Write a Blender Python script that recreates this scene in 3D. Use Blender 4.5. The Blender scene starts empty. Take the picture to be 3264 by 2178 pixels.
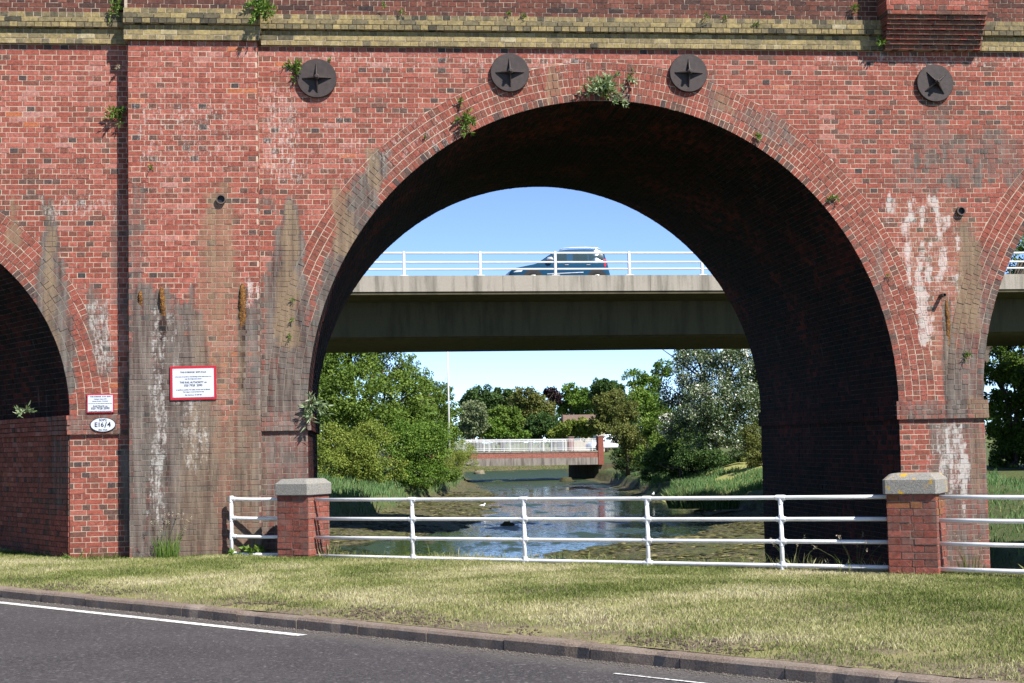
import bpy, math, random
import numpy as np
from mathutils import Vector, Matrix

# ------------------------------------------------------------------ camera, sky, sun, exposure
scene = bpy.context.scene
COL = scene.collection
FPX, PW, PH, KD = 4958.374, 3264.0, 2178.0, 3264.0 / 2350.0
CAM = np.array([-3.8958, -22.5755, 1.5029])
RX = np.array([0.99398234, -0.10776397, -0.01964754])
RU = np.array([0.01246308, -0.06694134, 0.99767907])
RF = np.array([0.10882909, 0.99192025, 0.06519544])
cam_d = bpy.data.cameras.new('camera')
cam = bpy.data.objects.new('camera', cam_d)
COL.objects.link(cam)
cam_d.sensor_width = 36.0
cam_d.sensor_fit = 'HORIZONTAL'
cam_d.lens = 36.0 * FPX / PW
cam_d.clip_start = 0.1
cam_d.clip_end = 5000
m = Matrix.Identity(4)
for i in range(3):
    m[i][0], m[i][1], m[i][2], m[i][3] = RX[i], RU[i], -RF[i], CAM[i]
cam.matrix_world = m
scene.camera = cam

LIGHT = Vector((-0.565, 0.75, -1.0)).normalized()
world = bpy.data.worlds.new('World')
scene.world = world
world.use_nodes = True
wn = world.node_tree
wn.nodes.clear()
sky_n = wn.nodes.new('ShaderNodeTexSky')
sky_n.sky_type = 'NISHITA'
sky_n.sun_disc = False
sky_n.sun_elevation = math.radians(46.8)
sky_n.sun_rotation = math.radians(143.0)
sky_n.air_density = 0.36
sky_n.dust_density = 0.0
sky_n.ozone_density = 2.4
bgn = wn.nodes.new('ShaderNodeBackground')
bgn.inputs['Strength'].default_value = 0.135
won = wn.nodes.new('ShaderNodeOutputWorld')
wn.links.new(sky_n.outputs[0], bgn.inputs[0])
wn.links.new(bgn.outputs[0], won.inputs[0])
sun_d = bpy.data.lights.new('sun', 'SUN')
sun_d.energy = 5.0
sun_d.angle = math.radians(0.5)
sun_d.color = (1.0, 0.965, 0.91)
sun = bpy.data.objects.new('sun', sun_d)
COL.objects.link(sun)
sun.rotation_euler = LIGHT.to_track_quat('-Z', 'Y').to_euler()
sun.location = (20, -30, 40)
scene.view_settings.view_transform = 'Standard'
scene.view_settings.look = 'None'
scene.view_settings.gamma = 1.0
scene.view_settings.use_curve_mapping = False
scene.view_settings.exposure = 0.95
scene.render.engine = 'CYCLES'
scene.cycles.max_bounces = 8
scene.cycles.transparent_max_bounces = 16
scene.cycles.use_denoising = True

rng = np.random.default_rng(7)
random.seed(7)


# ------------------------------------------------------------------ photo-survey helpers (pixel of the 2350 px wide view -> place)
def ray(xd, yd):
    return RF + RX * (xd * KD - PW / 2) / FPX - RU * (yd * KD - PH / 2) / FPX


def at_depth(xd, yd, d):
    return CAM + ray(xd, yd) * d


def on_y(xd, yd, Y=0.0):
    v = ray(xd, yd)
    return CAM + v * (Y - CAM[1]) / v[1]


def on_z(xd, yd, Z):
    v = ray(xd, yd)
    return CAM + v * (Z - CAM[2]) / v[2]


def to_px(P):
    d = np.asarray(P, float) - CAM
    z = d @ RF
    return (PW / 2 + FPX * (d @ RX) / z) / KD, (PH / 2 - FPX * (d @ RU) / z) / KD


# ------------------------------------------------------------------ noise
def _hash(i, j, s):
    h = np.sin(i * 127.1 + j * 311.7 + s * 74.7) * 43758.5453
    return h - np.floor(h)


def vnoise(x, y, s=0):
    x = np.asarray(x, float)
    y = np.asarray(y, float)
    i, j = np.floor(x), np.floor(y)
    u, v = x - i, y - j
    u, v = u * u * (3 - 2 * u), v * v * (3 - 2 * v)
    a, b = _hash(i, j, s), _hash(i + 1, j, s)
    c, d = _hash(i, j + 1, s), _hash(i + 1, j + 1, s)
    return (a * (1 - u) + b * u) * (1 - v) + (c * (1 - u) + d * u) * v


def fbm(x, y, s=0, o=3):
    t, a, n = 0, 0.5, 0
    for k in range(o):
        t = t + a * vnoise(x * 2 ** k, y * 2 ** k, s + k)
        n += a
        a *= 0.5
    return t / n


def sstep(a, b, x):
    t = np.clip((x - a) / (b - a), 0, 1)
    return t * t * (3 - 2 * t)


# ------------------------------------------------------------------ object helpers
def tag(o, label=None, cat=None, group=None, kind=None):
    if label:
        o['label'] = label
    if cat:
        o['category'] = cat
    if group:
        o['group'] = group
    if kind:
        o['kind'] = kind
    return o


def empty(name, loc=(0, 0, 0), label=None, cat=None, group=None, kind=None, rz=0.0):
    o = bpy.data.objects.new(name, None)
    o.empty_display_size = 0.2
    COL.objects.link(o)
    o.location = loc
    o.rotation_euler = (0, 0, rz)
    return tag(o, label, cat, group, kind)


def setattrs(me, attrs):
    for n, arr in (attrs or {}).items():
        arr = np.asarray(arr, dtype=np.float32)
        if arr.ndim == 1:
            a = me.attributes.new(n, 'FLOAT', 'POINT')
            a.data.foreach_set('value', arr)
        else:
            a = me.attributes.new(n, 'FLOAT_COLOR', 'POINT')
            a.data.foreach_set('color', arr.ravel())


def build_mesh(name, V, F, mat=None, smooth=False, attrs=None):
    me = bpy.data.meshes.new(name)
    V = np.asarray(V, dtype=np.float32)
    if isinstance(F, np.ndarray):
        n = F.shape[1]
        me.vertices.add(len(V))
        me.vertices.foreach_set('co', V.ravel())
        me.loops.add(F.size)
        me.loops.foreach_set('vertex_index', F.astype(np.int32).ravel())
        me.polygons.add(len(F))
        me.polygons.foreach_set('loop_start', np.arange(0, F.size, n, dtype=np.int32))
        me.polygons.foreach_set('loop_total', np.full(len(F), n, dtype=np.int32))
    else:
        me.from_pydata([tuple(map(float, v)) for v in V], [], F)
    setattrs(me, attrs)
    me.update(calc_edges=True)
    me.polygons.foreach_set('use_smooth', np.full(len(me.polygons), bool(smooth), dtype=bool))
    if mat is not None:
        for mm in (mat if isinstance(mat, (list, tuple)) else [mat]):
            me.materials.append(mm)
    return me


def mobj(name, V, F, mat=None, parent=None, smooth=False, attrs=None, loc=(0, 0, 0)):
    o = bpy.data.objects.new(name, build_mesh(name, V, F, mat, smooth, attrs))
    COL.objects.link(o)
    o.location = loc
    if parent is not None:
        o.parent = parent
    return o


class MB:
    def __init__(s):
        s.v, s.f = [], []

    def add(s, V, F):
        b = len(s.v)
        s.v += [tuple(map(float, p)) for p in V]
        s.f += [tuple(i + b for i in f) for f in F]
        return s

    def box(s, x0, x1, y0, y1, z0, z1, M=None, bev=0.0):
        if bev <= 0:
            V = [(x0, y0, z0), (x1, y0, z0), (x1, y1, z0), (x0, y1, z0), (x0, y0, z1), (x1, y0, z1), (x1, y1, z1), (x0, y1, z1)]
            F = [(3, 2, 1, 0), (4, 5, 6, 7), (0, 1, 5, 4), (1, 2, 6, 5), (2, 3, 7, 6), (3, 0, 4, 7)]
        else:
            b = bev
            def ringv(i, z):
                return [(x0 + i + b, y0 + i, z), (x1 - i - b, y0 + i, z), (x1 - i, y0 + i + b, z), (x1 - i, y1 - i - b, z),
                        (x1 - i - b, y1 - i, z), (x0 + i + b, y1 - i, z), (x0 + i, y1 - i - b, z), (x0 + i, y0 + i + b, z)]
            V = ringv(b, z0) + ringv(0, z0 + b) + ringv(0, z1 - b) + ringv(b, z1)
            F = [tuple(range(7, -1, -1)), tuple(range(24, 32))]
            for k in range(3):
                for i in range(8):
                    j = (i + 1) % 8
                    F.append((k * 8 + i, k * 8 + j, k * 8 + 8 + j, k * 8 + 8 + i))
        if M is not None:
            V = [M @ Vector(p) for p in V]
        return s.add(V, F)

    def tube(s, pts, rad, n=8, cap=True):
        pts = [Vector(p) for p in pts]
        if not hasattr(rad, '__len__'):
            rad = [rad] * len(pts)
        V, F = [], []
        ref = None
        for i, p in enumerate(pts):
            d = (pts[min(i + 1, len(pts) - 1)] - pts[max(i - 1, 0)]).normalized()
            if ref is None:
                ref = Vector((0, 0, 1)) if abs(d.z) < 0.9 else Vector((1, 0, 0))
            u = (ref - d * ref.dot(d)).normalized()
            ref = u
            w = d.cross(u)
            for k in range(n):
                a = 2 * math.pi * k / n
                V.append(p + (u * math.cos(a) + w * math.sin(a)) * rad[i])
        for i in range(len(pts) - 1):
            for k in range(n):
                j = (k + 1) % n
                F.append((i * n + k, i * n + j, (i + 1) * n + j, (i + 1) * n + k))
        if cap:
            F.append(tuple(range(n - 1, -1, -1)))
            F.append(tuple(range((len(pts) - 1) * n, len(pts) * n)))
        return s.add(V, F)

    def prism(s, poly, y0, y1, M=None):
        # poly in (x, z), extruded along y
        n = len(poly)
        V = [(x, y0, z) for x, z in poly] + [(x, y1, z) for x, z in poly]
        F = [tuple(range(n)), tuple(range(2 * n - 1, n - 1, -1))]
        for i in range(n):
            j = (i + 1) % n
            F.append((j, i, n + i, n + j))
        if M is not None:
            V = [M @ Vector(p) for p in V]
        return s.add(V, F)

    def obj(s, name, mat, parent=None, smooth=False, loc=(0, 0, 0)):
        return mobj(name, s.v, s.f, mat, parent, smooth, None, loc)


def auto_smooth(o, ang=35):
    me = o.data
    me.polygons.foreach_set('use_smooth', np.ones(len(me.polygons), dtype=bool))
    try:
        me.set_sharp_from_angle(angle=math.radians(ang))
    except Exception:
        pass
    return o


# ------------------------------------------------------------------ materials
class NT:
    def __init__(s, name):
        s.m = bpy.data.materials.new(name)
        s.m.use_nodes = True
        s.t = s.m.node_tree
        s.t.nodes.clear()
        s.out = s.t.nodes.new('ShaderNodeOutputMaterial')

    def n(s, typ, ins=None, **kw):
        nd = s.t.nodes.new(typ)
        for a, v in kw.items():
            setattr(nd, a, v)
        for a, v in (ins or {}).items():
            s.set(nd.inputs[a], v)
        return nd

    def set(s, sock, v):
        if isinstance(v, bpy.types.NodeSocket):
            s.t.links.new(v, sock)
        else:
            if sock.type == 'RGBA' and hasattr(v, '__len__') and len(v) == 3:
                v = (*v, 1.0)
            sock.default_value = v

    def math(s, op, a, b=0.5, c=0.5, clamp=False):
        nd = s.t.nodes.new('ShaderNodeMath')
        nd.operation = op
        nd.use_clamp = clamp
        for i, v in enumerate((a, b, c)):
            s.set(nd.inputs[i], v)
        return nd.outputs[0]

    def mix(s, f, a, b, blend='MIX'):
        nd = s.t.nodes.new('ShaderNodeMix')
        nd.data_type = 'RGBA'
        nd.blend_type = blend
        s.set(nd.inputs[0], f)
        s.set(nd.inputs[6], a)
        s.set(nd.inputs[7], b)
        return nd.outputs[2]

    def ramp(s, f, stops, interp='LINEAR'):
        nd = s.t.nodes.new('ShaderNodeValToRGB')
        nd.color_ramp.interpolation = interp
        e = nd.color_ramp.elements
        while len(e) < len(stops):
            e.new(0.5)
        for el, (p, c) in zip(e, stops):
            el.position = p
            el.color = (*c, 1) if len(c) == 3 else c
        s.set(nd.inputs[0], f)
        return nd.outputs[0]

    def pos(s):
        return s.t.nodes.new('ShaderNodeNewGeometry').outputs['Position']

    def objc(s):
        return s.t.nodes.new('ShaderNodeTexCoord').outputs['Object']

    def mapping(s, v, scale):
        nd = s.t.nodes.new('ShaderNodeMapping')
        s.set(nd.inputs['Vector'], v)
        nd.inputs['Scale'].default_value = scale
        return nd.outputs[0]

    def noise(s, v, scale, detail=3, rough=0.55, col=False):
        nd = s.t.nodes.new('ShaderNodeTexNoise')
        s.set(nd.inputs['Vector'], v)
        nd.inputs['Scale'].default_value = scale
        nd.inputs['Detail'].default_value = detail
        nd.inputs['Roughness'].default_value = rough
        return nd.outputs[1 if col else 0]

    def attr(s, name, which='Fac'):
        nd = s.t.nodes.new('ShaderNodeAttribute')
        nd.attribute_name = name
        return nd.outputs[which]

    def map(s, v, a, b, c=0.0, d=1.0):
        nd = s.t.nodes.new('ShaderNodeMapRange')
        nd.clamp = True
        s.set(nd.inputs[0], v)
        for i, x in enumerate((a, b, c, d)):
            nd.inputs[i + 1].default_value = x
        return nd.outputs[0]

    def bump(s, h, strength=0.3, dist=0.01):
        nd = s.t.nodes.new('ShaderNodeBump')
        nd.inputs['Strength'].default_value = strength
        nd.inputs['Distance'].default_value = dist
        s.set(nd.inputs['Height'], h)
        return nd.outputs[0]

    def bsdf(s, base, rough=0.8, spec=0.3, metal=0.0, normal=None, **kw):
        nd = s.t.nodes.new('ShaderNodeBsdfPrincipled')
        s.set(nd.inputs['Base Color'], base)
        s.set(nd.inputs['Roughness'], rough)
        s.set(nd.inputs['Specular IOR Level'], spec)
        s.set(nd.inputs['Metallic'], metal)
        if normal is not None:
            s.set(nd.inputs['Normal'], normal)
        for a, v in kw.items():
            s.set(nd.inputs[a], v)
        s.t.links.new(nd.outputs[0], s.out.inputs[0])
        return s.m


def simple(name, col, rough=0.6, spec=0.4, metal=0.0, var=0.15, scale=8.0, bump=0.0, **kw):
    t = NT(name)
    p = t.objc()
    nz = t.noise(p, scale, 4)
    c = t.mix(t.map(nz, 0.3, 0.7), tuple(x * (1 - var) for x in col), tuple(min(1, x * (1 + var)) for x in col))
    nrm = t.bump(t.noise(p, scale * 6, 3), bump, 0.01) if bump else None
    return t.bsdf(c, rough, spec, metal, nrm, **kw)


MAT = {}


def stain_layers(t, c, pos, soft=1.0):
    """weathering marks on masonry: soot with one painted crust shadow, tan run-off, lime, rust, carried per vertex and broken up by noise"""
    st = t.t.nodes.new('ShaderNodeSeparateColor')
    t.set(st.inputs[0], t.attr('stain', 'Color'))
    al = t.attr('stain', 'Alpha')
    fine = t.noise(pos, 34, 5, 0.65)
    med = t.noise(t.mapping(pos, (13, 13, 1.1)), 1.0, 5, 0.62)
    drip = t.noise(t.mapping(pos, (26, 26, 6)), 1.0, 4, 0.65)
    nz = t.math('ADD', t.math('MULTIPLY', fine, 0.55), t.math('MULTIPLY', med, 0.45))

    def brk(ch, gain, sharp, nz=nz):
        x = t.math('ADD', ch, t.math('MULTIPLY', t.math('SUBTRACT', nz, 0.5), gain))
        return t.math('MULTIPLY', t.map(x, 0.5 - sharp, 0.5 + sharp), t.map(ch, 0.02, 0.14))
    tan = brk(st.outputs[1], 1.3, 0.40)
    dark = brk(st.outputs[0], 1.7, 0.34)
    white = brk(st.outputs[2], 2.6, 0.20, t.math('ADD', t.math('MULTIPLY', fine, 0.45), t.math('MULTIPLY', drip, 0.55)))
    rust = brk(al, 1.2, 0.25)
    dk = t.mix(t.map(med, 0.32, 0.68), (0.032, 0.026, 0.024), (0.165, 0.150, 0.128))
    dk = t.mix(t.map(st.outputs[0], 1.22, 1.55), dk, (0.012, 0.010, 0.010))
    c = t.mix(t.math('MULTIPLY', dark, 0.90 * soft), c, dk)
    c = t.mix(t.math('MULTIPLY', tan, 0.80), c, t.mix(t.map(med, .3, .7), (0.125, 0.088, 0.058), (0.255, 0.175, 0.105)))
    c = t.mix(t.math('MULTIPLY', white, 0.50), c, (0.60, 0.575, 0.53))
    c = t.mix(t.math('MULTIPLY', rust, 0.9), c, t.mix(fine, (0.10, 0.035, 0.01), (0.42, 0.19, 0.03)))
    return c, fine


def brick_mat(name, stops, fleck=(0.54, 0.36, 0.32), fleck_amt=0.52, patch=False):
    t = NT(name)
    pos = t.pos()
    tone = t.attr('tone')
    c = t.ramp(tone, stops)
    n1 = t.noise(pos, 22, 5, 0.65)
    c = t.mix(t.map(n1, 0.25, 0.75), t.mix(0.62, c, (0.0, 0.0, 0.0)), t.mix(1.0, c, (1.12, 1.10, 1.08), 'MULTIPLY'))
    n0 = t.noise(pos, 1.4, 3)
    fl = t.noise(pos, 75, 3, 0.7)
    flm = t.math('MULTIPLY', t.map(fl, 0.56, 0.70), t.map(n0, 0.40, 0.62, 0.15, 1.0))
    c = t.mix(t.math('MULTIPLY', flm, fleck_amt), c, fleck)
    pit = t.map(t.noise(pos, 110, 2), 0.30, 0.40, 0.55, 1.0)
    c = t.mix(1.0, c, pit, 'MULTIPLY')
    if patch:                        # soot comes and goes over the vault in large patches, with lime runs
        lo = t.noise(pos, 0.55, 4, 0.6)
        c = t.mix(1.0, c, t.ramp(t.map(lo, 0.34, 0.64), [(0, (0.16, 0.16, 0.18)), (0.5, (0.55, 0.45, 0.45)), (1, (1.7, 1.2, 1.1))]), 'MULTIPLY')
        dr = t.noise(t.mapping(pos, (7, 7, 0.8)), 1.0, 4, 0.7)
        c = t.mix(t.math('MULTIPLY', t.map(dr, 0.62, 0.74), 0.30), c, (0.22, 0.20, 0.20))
    c, fine = stain_layers(t, c, pos)
    b = t.bump(t.math('ADD', t.math('MULTIPLY', n1, 0.6), t.math('MULTIPLY', fl, 0.5)), 0.55, 0.008)
    return t.bsdf(c, 0.86, 0.18, 0, b)


RED = [(0.0, (0.062, 0.048, 0.048)), (0.10, (0.130, 0.072, 0.056)), (0.24, (0.200, 0.076, 0.052)), (0.40, (0.255, 0.072, 0.049)), (0.60, (0.320, 0.090, 0.061)),
       (0.82, (0.385, 0.128, 0.094)), (0.93, (0.43, 0.200, 0.165)), (1.0, (0.43, 0.135, 0.062))]
MAT['brick'] = brick_mat('red_brick', RED)
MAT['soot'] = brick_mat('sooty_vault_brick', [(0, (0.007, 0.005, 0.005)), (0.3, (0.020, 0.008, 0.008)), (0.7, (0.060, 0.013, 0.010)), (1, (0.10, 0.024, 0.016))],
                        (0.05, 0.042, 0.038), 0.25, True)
MAT['stock'] = brick_mat('yellow_stock_brick', [(0, (0.075, 0.066, 0.046)), (0.2, (0.175, 0.145, 0.085)), (0.5, (0.285, 0.22, 0.105)), (0.8, (0.37, 0.285, 0.13)), (1, (0.40, 0.34, 0.21))],
                         (0.20, 0.18, 0.12), 0.45)
MAT['brown'] = brick_mat('parapet_brick', [(0, (0.045, 0.03, 0.028)), (0.4, (0.105, 0.045, 0.034)), (0.8, (0.165, 0.058, 0.040)), (1, (0.22, 0.085, 0.06))], (0.34, 0.25, 0.2), 0.3)


def mortar_mat(name, col):
    t = NT(name)
    pos = t.pos()
    n1 = t.noise(pos, 30, 4, 0.6)
    c = t.mix(t.map(n1, 0.3, 0.7), tuple(x * 0.72 for x in col), col)
    c, fine = stain_layers(t, c, pos, 0.86)
    return t.bsdf(c, 0.95, 0.1, 0, t.bump(fine, 0.4, 0.005))


MAT['mortar'] = mortar_mat('lime_mortar', (0.48, 0.38, 0.29))
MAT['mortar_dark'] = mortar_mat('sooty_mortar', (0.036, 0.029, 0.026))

t = NT('asphalt')
p = t.pos()
sp = t.noise(p, 42, 5, 0.82)
lg = t.noise(t.mapping(p, (1.1, 0.9, 1)), 0.9, 4)
c = t.mix(t.map(sp, 0.40, 0.62), (0.016, 0.014, 0.016), (0.105, 0.096, 0.098))
vz = t.n('ShaderNodeTexVoronoi', {'Vector': p, 'Scale': 26.0})
c = t.mix(t.map(vz.outputs['Distance'], 0.0, 0.20, 0.60, 0.0), c, (0.24, 0.205, 0.2))
c = t.mix(t.map(lg, 0.35, 0.7, 0.0, 0.42), c, (0.105, 0.094, 0.094))
sp2 = t.noise(p, 17, 4, 0.8)
c = t.mix(t.map(sp2, 0.40, 0.60, 0.0, 0.55), c, t.mix(sp, (0.012, 0.010, 0.012), (0.05, 0.046, 0.048)))
c = t.mix(t.map(t.noise(p, 24, 2, .5), 0.62, 0.68, 0.0, 0.55), c, (0.23, 0.215, 0.205))
sx = t.n('ShaderNodeSeparateXYZ', {0: p})
kd = t.math('ADD', t.math('MULTIPLY', t.math('ADD', sx.outputs[0], 7.99), 0.757), t.math('MULTIPLY', t.math('ADD', sx.outputs[1], 3.30), 0.654))
kd = t.math('ADD', kd, t.math('MULTIPLY', t.math('SUBTRACT', t.noise(p, 2.2, 4), 0.5), 0.5))
c = t.mix(t.map(kd, -0.55, -0.02, 0.0, 0.62), c, t.mix(sp, (0.07, 0.06, 0.054), (0.20, 0.178, 0.16)))
MAT['asphalt'] = t.bsdf(c, 0.85, 0.25, 0, t.bump(sp, 0.8, 0.012))

t = NT('road_paint')
p = t.pos()
w = t.noise(p, 40, 5, 0.7)
c = t.mix(t.map(w, 0.38, 0.56), (0.20, 0.19, 0.18), (0.76, 0.75, 0.72))
MAT['paint'] = t.bsdf(c, 0.7, 0.3)

t = NT('kerb_concrete')
p = t.pos()
g1 = t.noise(p, 55, 5, 0.7)
g2 = t.noise(p, 3.0, 4)
c = t.mix(t.map(g1, 0.3, 0.7), (0.105, 0.076, 0.060), (0.25, 0.195, 0.155))
c = t.mix(t.map(g2, 0.45, 0.7, 0, 0.5), c, (0.27, 0.225, 0.19))
zz = t.n('ShaderNodeSeparateXYZ', {0: p}).outputs[2]
MAT['kerb'] = t.bsdf(c, 0.92, 0.2, 0, t.bump(g1, 0.7, 0.01))

t = NT('verge_soil')
p = t.pos()
a = t.noise(p, 26, 5, 0.7)
b = t.noise(p, 1.3, 4)
c = t.mix(t.map(a, 0.3, 0.7), (0.085, 0.066, 0.048), (0.25, 0.205, 0.14))
c = t.mix(t.map(b, 0.4, 0.65), c, t.mix(a, (0.17, 0.165, 0.06), (0.34, 0.30, 0.15)))
MAT['soil'] = t.bsdf(c, 0.95, 0.1, 0, t.bump(a, 0.9, 0.03))

t = NT('lawn_grass_blade')
tone = t.attr('tone')
c = t.ramp(tone, [(0, (0.075, 0.110, 0.026)), (0.3, (0.175, 0.215, 0.062)), (0.55, (0.315, 0.325, 0.130)), (0.78, (0.455, 0.425, 0.225)), (1.0, (0.60, 0.545, 0.36))])
bs = t.n('ShaderNodeBsdfDiffuse', {'Color': c})
tr = t.n('ShaderNodeBsdfTranslucent', {'Color': c})
mx = t.n('ShaderNodeMixShader', {0: 0.28, 1: bs.outputs[0], 2: tr.outputs[0]})
t.t.links.new(mx.outputs[0], t.out.inputs[0])
MAT['grass'] = t.m


def leaf_mat(name, stops, rough=0.6, spec=0.18, trans=0.25):
    t = NT(name)
    c = t.ramp(t.attr('tone'), stops)
    pb = t.t.nodes.new('ShaderNodeBsdfPrincipled')
    t.set(pb.inputs['Base Color'], c)
    pb.inputs['Roughness'].default_value = rough
    pb.inputs['Specular IOR Level'].default_value = spec
    tr = t.n('ShaderNodeBsdfTranslucent', {'Color': t.mix(1.0, c, (1.25, 1.2, 0.6), 'MULTIPLY')})
    mx = t.n('ShaderNodeMixShader', {0: trans, 1: pb.outputs[0], 2: tr.outputs[0]})
    t.t.links.new(mx.outputs[0], t.out.inputs[0])
    return t.m


MAT['leaf_mid'] = leaf_mat('leaf_mid_green', [(0, (0.045, 0.080, 0.013)), (0.5, (0.108, 0.174, 0.026)), (1, (0.196, 0.263, 0.056))])
MAT['leaf_yellow'] = leaf_mat('leaf_yellow_green', [(0, (0.081, 0.115, 0.019)), (0.5, (0.161, 0.212, 0.036)), (1, (0.275, 0.310, 0.066))])
MAT['leaf_dark'] = leaf_mat('leaf_dark_green', [(0, (0.023, 0.050, 0.014)), (0.5, (0.051, 0.098, 0.025)), (1, (0.095, 0.155, 0.046))])
MAT['leaf_bright'] = leaf_mat('leaf_bright_green', [(0, (0.050, 0.104, 0.015)), (0.5, (0.106, 0.187, 0.027)), (1, (0.190, 0.270, 0.048))])
MAT['leaf_olive'] = leaf_mat('leaf_olive', [(0, (0.066, 0.081, 0.019)), (0.5, (0.128, 0.144, 0.036)), (1, (0.210, 0.212, 0.065))])
MAT['leaf_silver'] = leaf_mat('leaf_silver_green', [(0, (0.082, 0.107, 0.052)), (0.5, (0.153, 0.189, 0.093)), (1, (0.245, 0.275, 0.159))])
MAT['leaf_poplar'] = leaf_mat('leaf_white_poplar', [(0, (0.033, 0.062, 0.020)), (0.55, (0.083, 0.122, 0.041)), (0.80, (0.144, 0.181, 0.087)), (0.90, (0.464, 0.478, 0.388)), (1, (0.685, 0.680, 0.592))], 0.4, 0.5, 0.15)
MAT['leaf_purple'] = leaf_mat('leaf_copper_purple', [(0, (0.018, 0.012, 0.014)), (1, (0.06, 0.035, 0.035))])
MAT['leaf_reed'] = leaf_mat('reed_blue_green', [(0, (0.054, 0.104, 0.030)), (0.5, (0.104, 0.188, 0.065)), (0.85, (0.171, 0.262, 0.108)), (1, (0.324, 0.319, 0.147))], 0.6, 0.2, 0.3)
MAT['leaf_wall'] = leaf_mat('wall_plant_leaf', [(0, (0.05, 0.105, 0.018)), (0.5, (0.115, 0.205, 0.035)), (1, (0.24, 0.32, 0.075))])
MAT['leaf_buddleia'] = leaf_mat('buddleia_leaf', [(0, (0.10, 0.155, 0.065)), (0.5, (0.20, 0.265, 0.13)), (1, (0.40, 0.45, 0.30))])
MAT['leaf_weed'] = leaf_mat('mud_weed', [(0, (0.012, 0.012, 0.006)), (0.5, (0.045, 0.046, 0.014)), (0.85, (0.12, 0.11, 0.035)), (1, (0.26, 0.22, 0.11))], 0.7, 0.2, 0.0)
MAT['dead'] = leaf_mat('dry_flower_spike', [(0, (0.22, 0.17, 0.11)), (1, (0.50, 0.42, 0.32))], 0.8, 0.1, 0.1)
MAT['bark'] = simple('bark', (0.075, 0.06, 0.045), 0.9, 0.1, var=0.4, scale=14, bump=0.5)
MAT['stem'] = simple('green_stem', (0.12, 0.13, 0.05), 0.8, 0.1)

t = NT('mud')
p = t.pos()
a = t.noise(p, 5.5, 6, 0.7)
b = t.noise(p, 0.7, 4)
c = t.mix(t.map(a, 0.36, 0.64), (0.016, 0.014, 0.007), (0.165, 0.138, 0.066))
c = t.mix(t.map(b, 0.46, 0.60), c, t.mix(t.map(a, .38, .62), (0.014, 0.019, 0.006), (0.125, 0.13, 0.036)))
zz = t.n('ShaderNodeSeparateXYZ', {0: p}).outputs[2]
c = t.mix(t.map(zz, -2.05, -1.6), c, t.mix(a, (0.035, 0.055, 0.014), (0.13, 0.145, 0.045)))
MAT['mud'] = t.bsdf(c, 0.75, 0.3, 0, t.bump(a, 1.0, 0.12))

t = NT('river_water')
p = t.pos()
rp = t.noise(t.mapping(p, (1.0, 0.35, 1)), 5.0, 3, 0.6)
rip2 = t.noise(t.mapping(p, (1, .5, 1)), 22.0, 2, 0.6)
yy = t.n('ShaderNodeSeparateXYZ', {0: p}).outputs[1]
al = t.noise(t.mapping(p, (1.0, 0.30, 1)), 0.55, 6, 0.68)
alg = t.math('ADD', al, t.map(yy, 110, 128, 0.0, 0.16))
alg = t.math('ADD', alg, t.map(yy, 30, 8, 0.0, 0.06))
am = t.map(alg, 0.51, 0.61)
fl = t.noise(t.mapping(p, (1.0, 0.6, 1)), 6.0, 4, 0.7)
flm = t.math('MULTIPLY', t.map(fl, 0.52, 0.60), t.map(yy, 112, 40, 0.15, 0.85))
am = t.math('MAXIMUM', am, flm)
c = t.mix(am, (0.012, 0.016, 0.010), t.mix(fl, (0.014, 0.026, 0.012), (0.040, 0.066, 0.028)))
r = t.map(am, 0, 1, 0.035, 0.55)
h = t.math('ADD', t.math('MULTIPLY', rp, 0.6), t.math('MULTIPLY', rip2, 0.25))
MAT['water'] = t.bsdf(c, r, 0.5, 0, t.bump(h, 0.10, 0.05), IOR=1.33)


def concrete(name, lo, hi, streak=0.5, scale=1.0):
    t = NT(name)
    p = t.pos()
    g = t.noise(p, 40 * scale, 5, 0.7)
    s = t.noise(t.mapping(p, (2.6, 2.6, 0.25)), 1.0 * scale, 5, 0.65)
    c = t.mix(t.map(g, 0.3, 0.7), lo, hi)
    c = t.mix(t.math('MULTIPLY', t.map(s, 0.45, 0.66), streak), c, tuple(x * 0.30 for x in lo))
    return t.bsdf(c, 0.9, 0.2, 0, t.bump(g, 0.4, 0.01))


MAT['concrete'] = concrete('bridge_concrete', (0.235, 0.207, 0.168), (0.37, 0.33, 0.275), 0.62)
MAT['concrete_far'] = concrete('stained_concrete', (0.155, 0.132, 0.112), (0.255, 0.222, 0.19), 0.85)
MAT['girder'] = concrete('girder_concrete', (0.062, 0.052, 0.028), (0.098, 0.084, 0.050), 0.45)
t = NT('cap_stone')
p = t.pos()
g = t.noise(p, 70, 5, 0.75)
l = t.noise(p, 7, 5, 0.7)
c = t.mix(t.map(g, 0.3, 0.7), (0.115, 0.108, 0.097), (0.34, 0.322, 0.29))
c = t.mix(t.math('MULTIPLY', t.map(l, 0.55, 0.62), t.attr('lichen')), c, (0.50, 0.30, 0.03))
MAT['cap'] = t.bsdf(c, 0.92, 0.15, 0, t.bump(g, 0.7, 0.01))
t = NT('white_gloss_paint')
p = t.pos()
c = t.mix(t.map(t.noise(p, 4, 4), .3, .7), (0.62, 0.61, 0.60), (0.80, 0.80, 0.80))
c = t.mix(t.map(t.noise(p, 26, 4, .7), .66, .70, 0, .75), c, (0.20, 0.12, 0.07))
c = t.mix(t.map(t.noise(t.mapping(p, (1, 1, .4)), 11, 4, .7), .58, .74, 0, .5), c, (0.38, 0.36, 0.32))
MAT['white_pipe'] = t.bsdf(c, 0.42, 0.45)
MAT['galv'] = simple('galvanised_rail', (0.62, 0.60, 0.57), 0.45, 0.5, 0.15, var=0.08, scale=3)
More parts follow.
